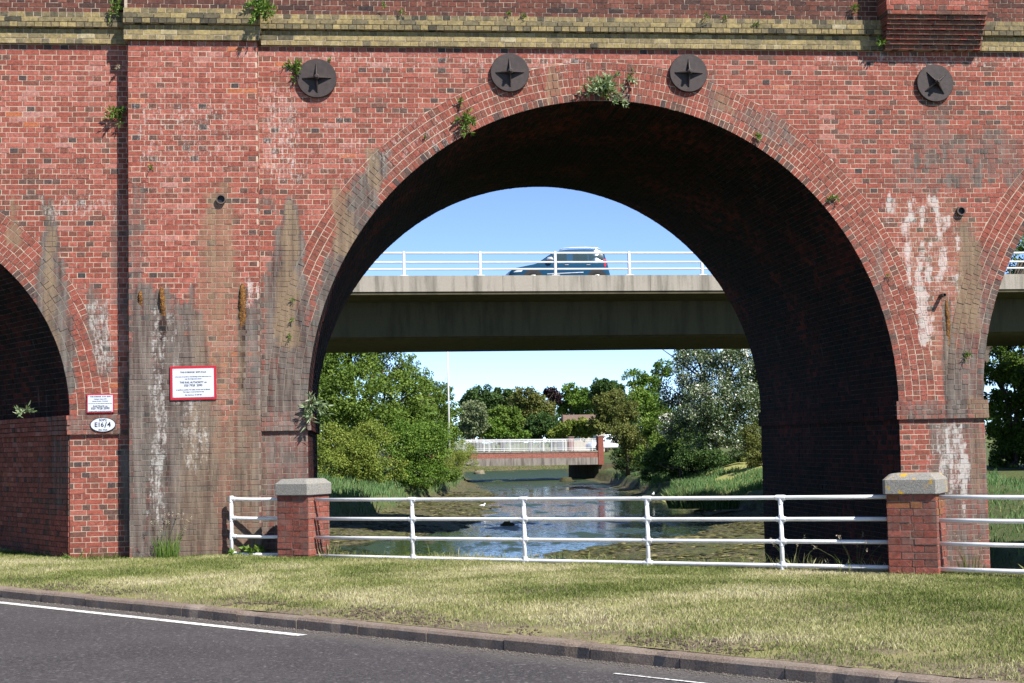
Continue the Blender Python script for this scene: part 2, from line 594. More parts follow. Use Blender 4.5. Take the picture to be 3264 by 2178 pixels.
MAT['iron'] = simple('rusty_cast_iron', (0.034, 0.022, 0.019), 0.62, 0.4, 0.0, var=0.35, scale=14, bump=0.25)
MAT['pipe'] = simple('clay_pipe', (0.10, 0.075, 0.06), 0.8, 0.2, var=0.3, scale=20)
MAT['sign_red'] = simple('sign_red', (0.36, 0.013, 0.024), 0.45, 0.4, var=0.06)
MAT['sign_white'] = simple('sign_white', (0.50, 0.52, 0.57), 0.45, 0.4, var=0.03)
MAT['sign_black'] = simple('sign_black', (0.012, 0.012, 0.016), 0.5, 0.3, var=0.1)
MAT['rail_white'] = simple('white_railing_paint', (0.55, 0.545, 0.53), 0.5, 0.4, var=0.06)
MAT['car_blue'] = simple('blue_car_paint', (0.010, 0.052, 0.105), 0.16, 0.22, 0.0, var=0.05)
MAT['car_white'] = simple('white_car_paint', (0.72, 0.74, 0.76), 0.3, 0.5, 0.0, var=0.03, **{'Coat Weight': 0.8})
MAT['glass'] = simple('car_glass', (0.025, 0.045, 0.05), 0.06, 0.8, var=0.05)
MAT['tyre'] = simple('tyre_rubber', (0.018, 0.018, 0.018), 0.85, 0.2)
MAT['plastic'] = simple('black_plastic', (0.022, 0.022, 0.024), 0.6, 0.3)
MAT['alloy'] = simple('alloy_rim', (0.6, 0.6, 0.6), 0.35, 0.5, 0.6)
MAT['lamp_red'] = simple('rear_lamp', (0.55, 0.012, 0.02), 0.25, 0.6)
MAT['lamp_clear'] = simple('head_lamp', (0.55, 0.6, 0.62), 0.12, 0.8)
MAT['silver'] = simple('silver_trim', (0.72, 0.73, 0.74), 0.3, 0.5, 0.5)
MAT['roof'] = simple('brown_roof_tile', (0.14, 0.095, 0.075), 0.85, 0.2, var=0.25, scale=4)
MAT['render'] = simple('house_wall', (0.42, 0.37, 0.31), 0.9, 0.2)
MAT['window'] = simple('window_glass', (0.03, 0.035, 0.04), 0.1, 0.6)
MAT['timber'] = simple('dark_timber', (0.05, 0.035, 0.025), 0.8, 0.2)
MAT['gull_white'] = simple('gull_white', (0.8, 0.8, 0.78), 0.7, 0.2)
MAT['gull_grey'] = simple('gull_grey', (0.33, 0.34, 0.36), 0.7, 0.2)
MAT['beak'] = simple('gull_beak', (0.5, 0.3, 0.05), 0.5, 0.3)
MAT['gravel'] = simple('gutter_gravel', (0.125, 0.108, 0.094), 0.9, 0.2, var=0.35, scale=30)
MAT['earth'] = simple('field', (0.10, 0.12, 0.04), 0.95, 0.1, var=0.3, scale=0.1)

# ------------------------------------------------------------------ weathering marks on the masonry, one crust shadow painted among them
# (channel, [(x centre, half width, y), ...] in survey pixels top to bottom, edge softness, strength)
MARKS = [
    # pilaster
    ('d', [(340, 46, 655), (350, 62, 760), (365, 82, 1000), (385, 95, 1290)], 22, 0.92),
    ('d', [(420, 34, 690), (430, 48, 800), (425, 66, 960), (425, 80, 1290)], 24, 0.84),
    ('d', [(450, 150, 945), (450, 155, 1290)], 70, 0.52),
    ('d', [(580, 24, 690), (575, 30, 900), (560, 45, 1290)], 14, 0.72),
    ('d', [(374, 10, 715), (376, 13, 750), (376, 8, 784)], 5, 1.2),  # dark stain under the orange crust, with the crust's cast shadow painted in
    ('d', [(557, 12, 660), (553, 9, 900)], 5, 1.1),
    ('d', [(312, 16, 420), (312, 17, 660)], 12, 0.50),
    ('t', [(500, 30, 425), (500, 45, 640), (500, 60, 940)], 25, 0.55),
    ('t', [(492, 12, 440), (492, 14, 760)], 8, 0.75),
    ('t', [(500, 60, 650), (500, 60, 960)], 25, 0.35),
    ('t', [(510, 90, 930), (500, 100, 1290)], 50, 0.55),
    ('w', [(362, 10, 690), (362, 16, 960), (362, 16, 1210)], 10, 0.40),
    ('w', [(398, 6, 700), (402, 8, 930)], 8, 0.30),
    ('w', [(440, 26, 890), (445, 34, 1010), (450, 30, 1080)], 20, 0.32),
    ('w', [(578, 13, 652), (576, 12, 700)], 9, 0.55),
    # spandrel left of the main arch
    ('t', [(657, -6, 436), (659, 6, 475), (661, 17, 530), (664, 22, 640), (662, 28, 800)], 10, 0.95),
    ('d', [(657, -6, 430), (658, 14, 475), (660, 32, 540), (662, 44, 640), (660, 52, 760), (655, 60, 960)], 11, 0.80),
    ('d', [(655, 62, 640), (655, 68, 1300)], 30, 0.60),
    ('d', [(612, 16, 455), (616, 24, 480)], 8, 0.55),
    ('t', [(850, 14, 345), (862, 20, 430)], 8, 0.95),
    ('t', [(775, 11, 418), (780, 22, 470), (792, 26, 590)], 9, 0.95),
    ('d', [(885, 26, 350), (830, 40, 460), (780, 30, 600), (740, 30, 760), (716, 26, 960)], 18, 0.80),
    # left bay
    ('t', [(111, -6, 440), (112, 6, 480), (114, 13, 560), (116, 18, 760), (120, 20, 900)], 10, 0.95),
    ('d', [(112, -6, 436), (112, 14, 480), (114, 28, 560), (120, 44, 700), (130, 46, 800), (140, 30, 900)], 11, 0.80),
    ('t', [(26, 9, 444), (32, 16, 560)], 7, 0.95),
    ('w', [(215, 20, 690), (232, 30, 760), (250, 18, 860)], 14, 0.45),
    ('d', [(205, 15, 640), (225, 32, 760), (255, 22, 870)], 12, 0.60),
    ('d', [(190, 90, 950), (190, 100, 1000)], 14, 0.48),
    ('d', [(265, 8, 440), (265, 9, 700)], 6, 0.5),
    ('d', [(120, 40, 1000), (110, 50, 1100), (90, 40, 1200)], 25, 0.45),
    ('d', [(20, 60, 1000), (20, 60, 1290)], 40, 0.38),
    # right of the main arch
    ('d', [(2145, 12, 245), (2150, 32, 300), (2150, 80, 330), (2160, 100, 400), (2150, 90, 440)], 34, 0.36),
    ('d', [(2300, 60, 300), (2300, 60, 420)], 30, 0.42),
    ('w', [(2070, 50, 450), (2110, 90, 480), (2130, 80, 560), (2140, 65, 640), (2150, 50, 760)], 40, 0.24),
    ('t', [(2130, 80, 455), (2150, 66, 640), (2165, 40, 860)], 40, 0.34),
    ('w', [(2110, 7, 608), (2114, 11, 690), (2120, 12, 790)], 7, 0.72),
    ('w', [(2148, 10, 440), (2150, 12, 480)], 6, 0.75),
    ('t', [(2210, 6, 490), (2216, 16, 540), (2220, 26, 620), (2222, 30, 760)], 14, 0.9),
    ('t', [(2180, 60, 480), (2180, 60, 640)], 20, 0.35),
    ('d', [(2213, 14, 500), (2222, 20, 620), (2240, 45, 700), (2240, 50, 960)], 16, 0.60),
    ('d', [(2172, 11, 690), (2176, 14, 800), (2190, 26, 900), (2195, 28, 960)], 6, 1.0),
    ('d', [(2240, 45, 560), (2262, 28, 700), (2250, 28, 960)], 20, 0.42),
    ('d', [(2165, 105, 915), (2165, 105, 965)], 20, 0.45),
    ('t', [(2252, 26, 915), (2252, 22, 962)], 8, 0.8),
    ('d', [(2195, 60, 965), (2200, 66, 1120), (2180, 90, 1330)], 25, 0.62),
    ('w', [(2165, 28, 968), (2185, 34, 1040), (2190, 30, 1130)], 26, 0.34),
    ('w', [(2205, 7, 970), (2205, 8, 1180)], 6, 0.55),
    ('t', [(2236, 12, 990), (2238, 14, 1130)], 8, 0.5),
    # arch ring
    ('d', [(1720, 70, 255), (1800, 40, 330)], 22, 0.5),
    ('d', [(1470, 14, 225), (1500, 16, 300)], 8, 0.4),
    ('d', [(1625, 16, 180), (1660, 20, 260)], 8, 0.45),
    ('t', [(1660, 10, 195), (1668, 12, 260)], 6, 0.7),
    ('t', [(1270, 9, 160), (1275, 12, 230)], 6, 0.7),
    ('d', [(2010, 18, 560), (2040, 16, 800), (2060, 14, 960)], 12, 0.38),
    ('d', [(1000, 90, 330), (1100, 90, 280)], 30, 0.26),
    # spots under the cornice
    ('w', [(2120, 240, 128), (2120, 240, 150)], 12, 0.34),
    ('w', [(1000, 360, 125), (1000, 360, 170)], 30, 0.30),
    ('w', [(430, 120, 220), (430, 120, 400)], 60, 0.24),
    ('w', [(640, 40, 200), (650, 40, 420)], 30, 0.34),
    ('w', [(190, 90, 455), (190, 90, 500)], 20, 0.36),
    ('w', [(1000, 260, 250), (820, 160, 420)], 80, 0.22),
]

_dr = random.Random(5)
for _ in range(46):
    _x, _y = _dr.uniform(2020, 2200), _dr.uniform(435, 640)
    if _x < 2020 + (_y - 440) * .35:
        continue
    _h = _dr.uniform(14, 58)
    MARKS.append(('w', [(_x, _dr.uniform(2.5, 8), _y), (_x + _dr.uniform(-2, 2), _dr.uniform(2, 6), _y + _h)], 5.5, _dr.uniform(.35, .85)))
for _ in range(16):
    _x, _y = _dr.uniform(2125, 2225), _dr.uniform(968, 1060)
    MARKS.append(('w', [(_x, _dr.uniform(2, 6), _y), (_x + _dr.uniform(-3, 3), 2, _y + _dr.uniform(30, 120))], 5.5, _dr.uniform(.3, .6)))
for _ in range(12):
    _x, _y = _dr.uniform(330, 470), _dr.uniform(690, 1000)
    MARKS.append(('w', [(_x, _dr.uniform(1.5, 5), _y), (_x + _dr.uniform(-3, 3), 1.5, _y + _dr.uniform(30, 160))], 5.5, _dr.uniform(.15, .38)))
for _ in range(22):
    _x, _y = _dr.uniform(305, 590), _dr.uniform(640, 1000)
    MARKS.append(('d', [(_x, _dr.uniform(3, 9), _y), (_x + _dr.uniform(-3, 3), 4, _y + _dr.uniform(60, 260))], 6.5, _dr.uniform(.4, .85)))
for _ in range(16):
    _x, _y = _dr.uniform(2080, 2330), _dr.uniform(290, 430)
    MARKS.append(('d', [(_x, _dr.uniform(5, 22), _y), (_x + _dr.uniform(-3, 3), 8, _y + _dr.uniform(10, 40))], 6.5, _dr.uniform(.4, .9)))


def stain(P):
    P = np.asarray(P, float).reshape(-1, 3)
    X, Y = to_px(P)
    wx = (fbm(X / 16, Y / 34, 3) - 0.5) * 30 + (vnoise(X / 5, Y / 7, 9) - 0.5) * 10 + (fbm(X / 40, Y / 90, 13) - .5) * 26
    wy = (fbm(X / 9, Y / 30, 5) - 0.5) * 60
    ch = {k: np.zeros(len(P)) for k in 'dtwr'}
    Xw, Yw = X + wx, Y + wy
    for c, ks, soft, st in MARKS:
        xs, hs, ys = zip(*ks)
        if c == 'r' or (c == 'd' and soft < 7) or (c == 'w' and soft < 6):
            xx, yq = X + wx * 0.25, Y + wy * 0.2
        else:
            xx, yq = Xw, Yw
        xc, hw = np.interp(yq, ys, xs), np.interp(yq, ys, hs)
        mk = sstep(0, 1, (hw - np.abs(xx - xc)) / soft + 0.5)
        mk = mk * sstep(0, 1, (yq - ys[0]) / (soft * 1.2) + 0.5) * sstep(0, 1, (ys[-1] - yq) / (soft * 1.5) + 0.5)
        ch[c] = np.maximum(ch[c], mk * st) if c != 'w' else 1 - (1 - ch[c]) * (1 - np.clip(mk * st, 0, 1))
    d = np.where(ch['d'] > 1.0, 1.5, 1.22) * ch['d'] * (0.72 + 0.6 * (fbm(X / 8, Y / 60, 21) - 0.2))
    d += 0.16 * sstep(0.52, 0.75, fbm(X / 70, Y / 50, 31))
    front = P[:, 1] < 0.6
    out = np.stack([np.where(front, d, 0.25), np.where(front, ch['t'], 0), np.where(front, ch['w'], 0), np.where(front, ch['r'], 0)], 1)
    return np.clip(out, 0, 1.7)


# ------------------------------------------------------------------ brick maker
JH = 0.0042      # half joint
FACES12 = np.array([[0, 1, 2, 3], [4, 5, 1, 0], [5, 6, 2, 1], [6, 7, 3, 2], [7, 4, 0, 3], [8, 9, 5, 4], [9, 10, 6, 5], [10, 11, 7, 6], [11, 8, 4, 7]])


class Bricks:
    """quads on a face, each grown into one bevelled brick"""
    def __init__(s):
        s.q, s.n, s.back, s.tone, s.keep = [], [], [], [], []

    def add(s, q, n, back=0.03, tone=None, key=0.0):
        s.q.append(q)
        s.n.append(n)
        s.back.append(back)
        s.tone.append(random.random() if tone is None else tone)
        s.keep.append(key)

    def arrays(s, proud=0.0014):
        Q = np.array(s.q, float)
        N = np.array(s.n, float)
        k = len(Q)
        e1 = Q[:, [1, 2, 3, 0]] - Q
        e0 = Q[:, [3, 0, 1, 2]] - Q
        l1 = np.linalg.norm(e1, axis=2, keepdims=True) + 1e-9
        l0 = np.linalg.norm(e0, axis=2, keepdims=True) + 1e-9
        b = 0.0016
        Q = Q + (e1 / l1 * rng.uniform(-.0018, .0028, (k, 4, 1)) + e0 / l0 * rng.uniform(-.0018, .0028, (k, 4, 1)))
        pr = np.clip(rng.normal(0, proud, (k, 1, 1)), -.0022, .005)
        tilt = rng.normal(0, 0.0006, (k, 4, 1))
        ins = Q + (e1 / l1 + e0 / l0) * np.minimum(b, np.minimum(l1, l0) * 0.2)
        n3 = N[:, None, :]
        fr = ins + n3 * (pr + tilt)
        ed = Q + n3 * (pr + tilt - b * 0.8)
        bk = Q - n3 * np.array(s.back)[:, None, None]
        return np.concatenate([fr, ed, bk], 1)          # k,12,3

    @staticmethod
    def expand(A, nx, ny):
        """bricks with a gridded front face so that stains finer than a brick can be carried"""
        k = len(A)
        u = np.linspace(0, 1, nx + 1)[None, None, :, None]
        v = np.linspace(0, 1, ny + 1)[None, :, None, None]
        f = [A[:, i][:, None, None, :] for i in range(4)]
        G = (f[0] * (1 - u) + f[1] * u) * (1 - v) + (f[3] * (1 - u) + f[2] * u) * v
        V = np.concatenate([G.reshape(k, -1, 3), A[:, 4:]], 1)
        w = nx + 1
        n0 = w * (ny + 1)
        c = [0, nx, n0 - 1, n0 - w]
        F = [(r * w + q, r * w + q + 1, (r + 1) * w + q + 1, (r + 1) * w + q) for r in range(ny) for q in range(nx)]
        for i in range(4):
            m_ = (i + 1) % 4
            F.append((n0 + i, n0 + m_, c[m_], c[i]))
            F.append((n0 + 4 + i, n0 + 4 + m_, n0 + m_, n0 + i))
        return V, np.array(F)

    def build(s, name_one, name_rest, mat, parent, n_single=0, paint=True, proud=0.0014):
        A = s.arrays(proud)
        k = len(A)
        tone = np.array(s.tone)
        vary = np.stack([rng.uniform(.84, 1.12, k), rng.uniform(.82, 1.12, k), rng.uniform(.75, 1.2, k), np.ones(k)], 1)
        single = np.zeros(k, bool)
        if n_single:
            single[np.argsort(-np.array(s.keep), kind='stable')[:n_single]] = True
        wide = np.linalg.norm(A[:, 1] - A[:, 0], axis=1) > 0.16
        VV, FF, TT, SS, base = [], [], [], [], 0
        for wd_ in (True, False):
            ids = np.nonzero(wide == wd_)[0]
            if not len(ids):
                continue
            V, F = Bricks.expand(A[ids], (6 if wd_ else 3) if paint else 1, 2 if paint else 1)
            nv = V.shape[1]
            st = stain(V.reshape(-1, 3)).reshape(len(ids), nv, 4) * vary[ids][:, None, :] if paint else np.zeros((len(ids), nv, 4))
            one = single[ids]
            for q in np.nonzero(one)[0]:
                c = V[q].mean(0)
                mobj(name_one, V[q] - c, F, mat, parent, attrs={'tone': np.full(nv, tone[ids[q]]), 'stain': st[q]}, loc=tuple(c))
            R = ~one
            m_ = int(R.sum())
            VV.append(V[R].reshape(-1, 3))
            FF.append((F[None] + (np.arange(m_) * nv)[:, None, None]).reshape(-1, 4) + base)
            TT.append(np.repeat(tone[ids[R]], nv))
            SS.append(st[R].reshape(-1, 4))
            base += m_ * nv
        if base:
            o = mobj(name_rest, np.concatenate(VV), np.concatenate(FF), mat, parent, attrs={'tone': np.concatenate(TT), 'stain': np.concatenate(SS)})
            o['kind'] = 'stuff'
            return o


HDR = [False]


def tone_red():
    r = random.random()
    if HDR[0]:                       # header courses carry the over-burnt bricks
        if r < 0.035:
            return random.uniform(0.0, 0.07)
        if r < 0.26:
            return random.uniform(0.13, 0.32)
        return random.uniform(0.38, 0.84)
    if r < 0.07:
        return random.uniform(0.22, 0.36)
    if r < 0.90:
        return random.uniform(0.42, 0.82)
    return random.uniform(0.82, 1.0)


# ------------------------------------------------------------------ the viaduct
ZS, T5 = 2.02, 0.58                 # springing level, ring thickness
ARCH = [dict(cx=-10.67, a=2.93, b=2.93, axis=(-0.5, 0.866)), dict(cx=0.0, a=4.39, b=4.54, axis=(0, 1)), dict(cx=10.13, a=4.40, b=4.54, axis=(0, 1))]
DEEP = 7.76
ZC = 7.34                           # underside of the cornice
viaduct = empty('railway_viaduct', (0, 0, 0), 'red brick railway viaduct with arches, yellow cornice and weathered stains', 'viaduct')


def ext_e(A, z, t):
    a, b = A['a'] + t, A['b'] + t
    h = (z - ZS) / b
    if h <= 0:
        return a
    return a * math.sqrt(max(0.0, 1 - h * h))


def clip_quad(u0, u1, z0, z1, t):
    """trim a brick [u0,u1]x[z0,z1] to what lies outside the arches; returns corner xs and zs (bl, br, tr, tl) or None"""
    bl, br, tr, tl = u0, u1, u1, u0
    zl = zr = z0
    for A in ARCH:
        e0, e1 = ext_e(A, z0, t), ext_e(A, z1, t)
        cx, a, b = A['cx'], A['a'] + t, A['b'] + t
        if z0 >= ZS + b or u1 < cx - e0 or u0 > cx + e0:
            continue
        um = (u0 + u1) / 2
        if abs(um - cx) < a * (0.54 if u1 - u0 < 0.16 else 0.33):
            zx = lambda u: ZS + b * math.sqrt(max(0, 1 - ((u - cx) / a) ** 2)) + JH
            zl, zr = max(z0, zx(u0)), max(z0, zx(u1))
            if max(z1 - zl, z1 - zr) < 0.010:
                return None
            zl, zr = min(zl, z1 - .002), min(zr, z1 - .002)
            continue
        if um < cx:
            br, tr = min(br, cx - e0 - JH), min(tr, cx - e1 - JH)
            bl, tl = min(bl, br), min(tl, tr)
        else:
            bl, tl = max(bl, cx + e0 + JH), max(tl, cx + e1 + JH)
            br, tr = max(br, bl), max(tr, tl)
        if max(br - bl, tr - tl) < 0.02:
            return None
    return (bl, br, tr, tl), (zl, zr, z1, z1)


SL, HL = 0.2325, 0.11625


def course(br, x0, x1, z0, z1, y, hdr, t=None, back=0.03, off=0.0, tonef=tone_red, key=None, ux=(1, 0, 0), org=None, nrm=(0, -1, 0)):
    """one course of bricks on the plane through org (default the plane y) along ux"""
    L = HL if hdr else SL
    HDR[0] = bool(hdr)
    ux = np.array(ux, float)
    o = np.array(org if org is not None else (0, y, 0), float)
    u = x0 - L + (off % L)
    while u < x1 - 1e-6:
        a, b = max(u, x0), min(u + L, x1)
        u += L
        if b - a < 0.03:
            continue
        q = (a + JH, b - JH, b - JH, a + JH)
        if t is not None:
            q = clip_quad(a + JH, b - JH, z0 + JH, z1 - JH, t)
            if q is None:
                continue
            q, zz = q
        else:
            zz = (z0 + JH, z0 + JH, z1 - JH, z1 - JH)
        pts = [o + ux * q[i] + np.array((0, 0, zz[i])) for i in range(4)]
        tn_ = tonef()
        if tonef is tone_red and tn_ > .12:
            tn_ = min(1, max(.1, tn_ + (float(vnoise(pts[0][0] * .45 + pts[0][1], pts[0][2] * .8, 71)) - .5) * .42))
        br.add(pts, nrm, back, tn_, 0.0 if key is None else key(a, b, z0, hdr))


# --- face bricks of the spandrels, piers and pilaster
PX0, PX1, PY = -6.88, -5.05, -0.257
wall_b, pil_b = Bricks(), Bricks()
nU = 71
hU = (ZC - ZS) / nU
for i in range(nU):
    z0 = ZS + i * hU
    hdr = i % 2 == 0
    off = HL / 2 if hdr else 0
    course(wall_b, -13.5, PX0, z0, z0 + hU, 0.0, hdr, T5, off=off + random.uniform(-.006, .006))
    course(wall_b, PX1, 13.0, z0, z0 + hU, 0.0, hdr, T5, off=off + random.uniform(-.006, .006))
hL = 1.74 / 23
pk = lambda a, b, z, h: (0 if h or b - a < 0.2 else 10) - abs(z - 4.2) * 0.5
nP = 97
for i in range(-6, nP):
    z0 = i * 0.0757
    if z0 + 0.0757 > ZC + 0.005:
        break
    hdr = i % 2 == 0
    course(pil_b, PX0, PX1, z0, z0 + 0.0757, PY, hdr, off=(HL / 2 if hdr else 0) + random.uniform(-.006, .006), key=pk)
    # returns of the pilaster
    course(pil_b, 0.02, -PY, z0, z0 + 0.0757, 0, not hdr, ux=(0, -1, 0), org=(PX0 + 0.001, 0, 0), nrm=(-1, 0, 0), off=0.03, key=lambda *a: -99)
    course(pil_b, 0.02, -PY, z0, z0 + 0.0757, 0, not hdr, ux=(0, 1, 0), org=(PX1 - 0.001, PY, 0), nrm=(1, 0, 0), off=0.03, key=lambda *a: -99)
for i in range(-12, 23):
    z0 = i * hL
    hdr = i % 2 == 1
    off = (HL / 2 if hdr else 0)
    course(wall_b, -7.74, PX0, z0, z0 + hL, 0.0, hdr, off=off + random.uniform(-.006, .006))
    course(wall_b, PX1, -4.39, z0, z0 + hL, 0.0, hdr, off=off + random.uniform(-.006, .006))
    course(wall_b, 4.39, 5.73, z0, z0 + hL, 0.0, hdr, off=off + random.uniform(-.006, .006))
# imposts (four courses standing proud at the springing)
imp_b, impi_b = Bricks(), Bricks()
hI = 0.28 / 4
for i in range(4):
    z0 = 1.74 + i * hI
    hdr = i % 2 == 0
    for x0, x1 in ((-7.78, PX0), (PX1, -4.34), (4.34, 5.78)):
        course(imp_b, x0, x1, z0, z0 + hI, -0.05, hdr, back=0.1, off=HL / 2 if hdr else 0)
    for xx, nx in ((4.34, -1), (-4.34, 1)):
        course(impi_b, 0.0, DEEP + .05, z0, z0 + hI, 0, not hdr, ux=(0, 1, 0) if nx > 0 else (0, -1, 0), org=(xx, -0.05 if nx > 0 else DEEP, 0), nrm=(nx, 0, 0), back=0.1, off=0.04)
# jambs inside the main arch
jam_b = Bricks()
tone_soot = lambda: random.random()
for i in range(-12, 23):
    z0 = i * hL
    hdr = i % 2 == 0
    course(jam_b, 0.015, DEEP, z0, z0 + hL, 0, hdr, ux=(0, -1, 0), org=(4.39, DEEP + .015, 0), nrm=(-1, 0, 0), off=HL / 2 if hdr else 0, tonef=tone_soot)
    course(jam_b, 0.015, DEEP, z0, z0 + hL, 0, hdr, ux=(0, 1, 0), org=(-4.39, 0, 0), nrm=(1, 0, 0), off=HL / 2 if hdr else 0, tonef=tone_soot)
# skewed jamb of the road arch on the left
ax = np.array((-0.5, 0.866, 0))
nj = np.array((-0.866, -0.5, 0))
for i in range(-6, 23):
    z0 = i * hL
    hdr = i % 2 == 0
    course(wall_b, 0.0, 8.9, z0, z0 + hL, 0, hdr, ux=-ax, org=np.array((-7.74, 0.012, 0)) + ax * 8.9 + nj * .014, nrm=nj, off=HL / 2 if hdr else 0, tonef=tone_red)
for i in range(4):
    z0 = 1.74 + i * hI
    course(imp_b, 0.0, 9.0, z0, z0 + hI, 0, i % 2, ux=-ax, org=np.array((-7.78, -0.04, 0)) + ax * 8.95, nrm=nj, back=0.1, off=0.03)
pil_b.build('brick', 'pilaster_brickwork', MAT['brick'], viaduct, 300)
wall_b.build('brick', 'wall_brickwork', MAT['brick'], viaduct, 0)
for ib in ((-7.77, PX0, -.044, .2), (PX1, -4.347, -.044, .04), (4.347, 5.773, -.044, .04), (-5.0, -4.349, .042, DEEP), (4.349, 5.0, .042, DEEP)):
    o = MB().box(*ib, 1.745, 2.012).obj('impost_mortar', MAT['mortar' if ib[3] < 1 else 'mortar_dark'], viaduct)
    setattrs(o.data, {'stain': np.tile((0.55, 0.1, 0, 0), (len(o.data.vertices), 1))})
imp_b.build('brick', 'impost_brickwork', MAT['brick'], viaduct, 0)
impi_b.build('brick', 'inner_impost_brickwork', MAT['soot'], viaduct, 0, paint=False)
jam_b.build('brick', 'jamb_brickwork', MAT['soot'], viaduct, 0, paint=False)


# --- arch rings and vault lining
def arc_params(A, t, pitch):
    th = np.linspace(0, math.pi, 1200)
    x, z = (A['a'] + t) * np.cos(th), (A['b'] + t) * np.sin(th)
    s = np.concatenate([[0], np.cumsum(np.hypot(np.diff(x), np.diff(z)))])
    n = int(round(s[-1] / pitch))
    return np.interp(np.linspace(0, s[-1], n + 1), s, th), s[-1]


ring_b = Bricks()
NR = 5
for A in ARCH:
    for j in range(NR):
        t0, t1 = j * T5 / NR + .0048, (j + 1) * T5 / NR - .0048
        ths, L = arc_params(A, (t0 + t1) / 2, 0.0775)
        for th0, th1 in zip(ths[:-1], ths[1:]):
            g = .0030 / (A['a'] + t0)
            a0, a1 = th0 + g, th1 - g
            P = lambda t, th: (A['cx'] + (A['a'] + t) * math.cos(th), 0.0, ZS + (A['b'] + t) * math.sin(th))
            pts = [P(t0, a1), P(t0, a0), P(t1, a0), P(t1, a1)]
            cx = pts[0][0]
            if cx < -9.6 or cx > 7.2:
                continue
            HDR[0] = False
            tn = tone_red() * 0.64
            if j == 0 and random.random() < 0.35:
                tn = random.uniform(0.02, 0.2)
            ring_b.add(pts, (0, -1, 0), 0.06, tn, (10 if A is ARCH[1] else 0) + (3 if abs(cx) < 3.3 else 0) + j * 0.5 + random.random())
ring_b.build('voussoir_brick', 'arch_ring_brickwork', MAT['brick'], viaduct, 300, proud=0.004)

vault_b = Bricks()
for A, tlo, thi in ((ARCH[0], 0.0, 1.9), (ARCH[1], 0.0, math.pi)):
    ths, L = arc_params(A, 0, 0.0775)
    axv = np.array((*A['axis'], 0.0))
    vl = DEEP / axv[1]
    for k, (th0, th1) in enumerate(zip(ths[:-1], ths[1:])):
        if th0 < tlo or th1 > thi:
            continue
        g = JH / A['a']
        P0 = np.array((A['cx'] + A['a'] * math.cos(th0 + g), 0, ZS + A['b'] * math.sin(th0 + g)))
        P1 = np.array((A['cx'] + A['a'] * math.cos(th1 - g), 0, ZS + A['b'] * math.sin(th1 - g)))
        tm = (th0 + th1) / 2
        n = np.array((-math.cos(tm), 0, -math.sin(tm)))
        n = n - axv * (n @ axv)
        n /= np.linalg.norm(n)
        v = 0.015 - (SL / 2 if k % 2 else 0)
        while v < vl:
            v0, v1 = max(v, 0.015), min(v + SL, vl)
            v += SL
            if v1 - v0 < 0.04:
                continue
            vault_b.add([P0 + axv * (v0 + JH), P1 + axv * (v0 + JH), P1 + axv * (v1 - JH), P0 + axv * (v1 - JH)][::-1] if False else
                        [P0 + axv * (v1 - JH), P0 + axv * (v0 + JH), P1 + axv * (v0 + JH), P1 + axv * (v1 - JH)], n, 0.03, random.random())
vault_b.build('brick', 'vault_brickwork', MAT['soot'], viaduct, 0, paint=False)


# --- mortar body behind the bricks (front, back, barrels, tops)
def core_face(Y, X0, X1, zlo, zhi, shift=0.0, cell=0.08, flip=False, pil=False):
    V, F = [], []
    zs = sorted(set([zlo, ZS, zhi] + [ZS + A['b'] - q for A in ARCH for q in (0, .001, .004, .009, .016, .025, .036, .05, .07, .1)] + list(np.arange(zlo, zhi, cell))))
    zs = [zs[0]] + [b for a, b in zip(zs[:-1], zs[1:]) if b - a > 1e-4]
    for z0, z1 in zip(zs[:-1], zs[1:]):
        bounds = [[(X0, X0)]]
        segs = []
        lo = (X0, X0)
        for A in ARCH:
            cx = A['cx'] + (A['axis'][0] / A['axis'][1] * shift)
            e0 = ext_e(A, z0, 0.006) if z0 < ZS + A['b'] else 0
            e1 = ext_e(A, z1, 0.006) if z1 < ZS + A['b'] else 0
            segs.append((lo, (cx - e0, cx - e1)))
            lo = (cx + e0, cx + e1)
        segs.append((lo, (X1, X1)))
        for (a0, a1), (b0, b1) in segs:
            if b0 <= a0 and b1 <= a1:
                continue
            n = max(1, int(max(b0 - a0, b1 - a1) / cell))
            base = len(V)
            for k in range(n + 1):
                s = k / n
                V.append((a0 + (b0 - a0) * s, Y, z0))
                V.append((a1 + (b1 - a1) * s, Y, z1))
            for k in range(n):
                q = (base + 2 * k, base + 2 * k + 2, base + 2 * k + 3, base + 2 * k + 1)
                F.append(q[::-1] if flip else q)
    return V, F


V, F = core_face(0.0040, -13.4, 16, -2.9, ZC + .02)
mobj('mortar_bed', V, F, MAT['mortar'], viaduct, attrs={'stain': stain(V)})
V, F = core_face(DEEP, -24, 16, -2.9, ZC, shift=DEEP, cell=0.12, flip=True)
mobj('rear_face', V, F, MAT['mortar'], viaduct, attrs={'stain': np.tile((0.5, 0, 0, 0), (len(V), 1))})
for A in ARCH:
    axv = np.array((*A['axis'], 0.0))
    vl = DEEP / axv[1]
    th = np.linspace(0, math.pi, 61)
    prof = [(A['cx'] + A['a'] + .006, -2.9)] + [(A['cx'] + (A['a'] + .006) * math.cos(q), ZS + (A['b'] + .006) * math.sin(q)) for q in th] + [(A['cx'] - A['a'] - .006, -2.9)]
    V = []
    for s in (0.007 / axv[1], vl):
        V += [(x + axv[0] * s, axv[1] * s, z) for x, z in prof]
    n = len(prof)
    F = [(i, i + 1, n + i + 1, n + i) for i in range(n - 1)]
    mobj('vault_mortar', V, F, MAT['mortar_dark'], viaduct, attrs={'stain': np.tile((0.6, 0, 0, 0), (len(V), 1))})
mb = MB().box(PX0 + .007, PX1 - .007, PY + .007, 0.05, -2.8, ZC)
V = []
nz, nx = 150, 36
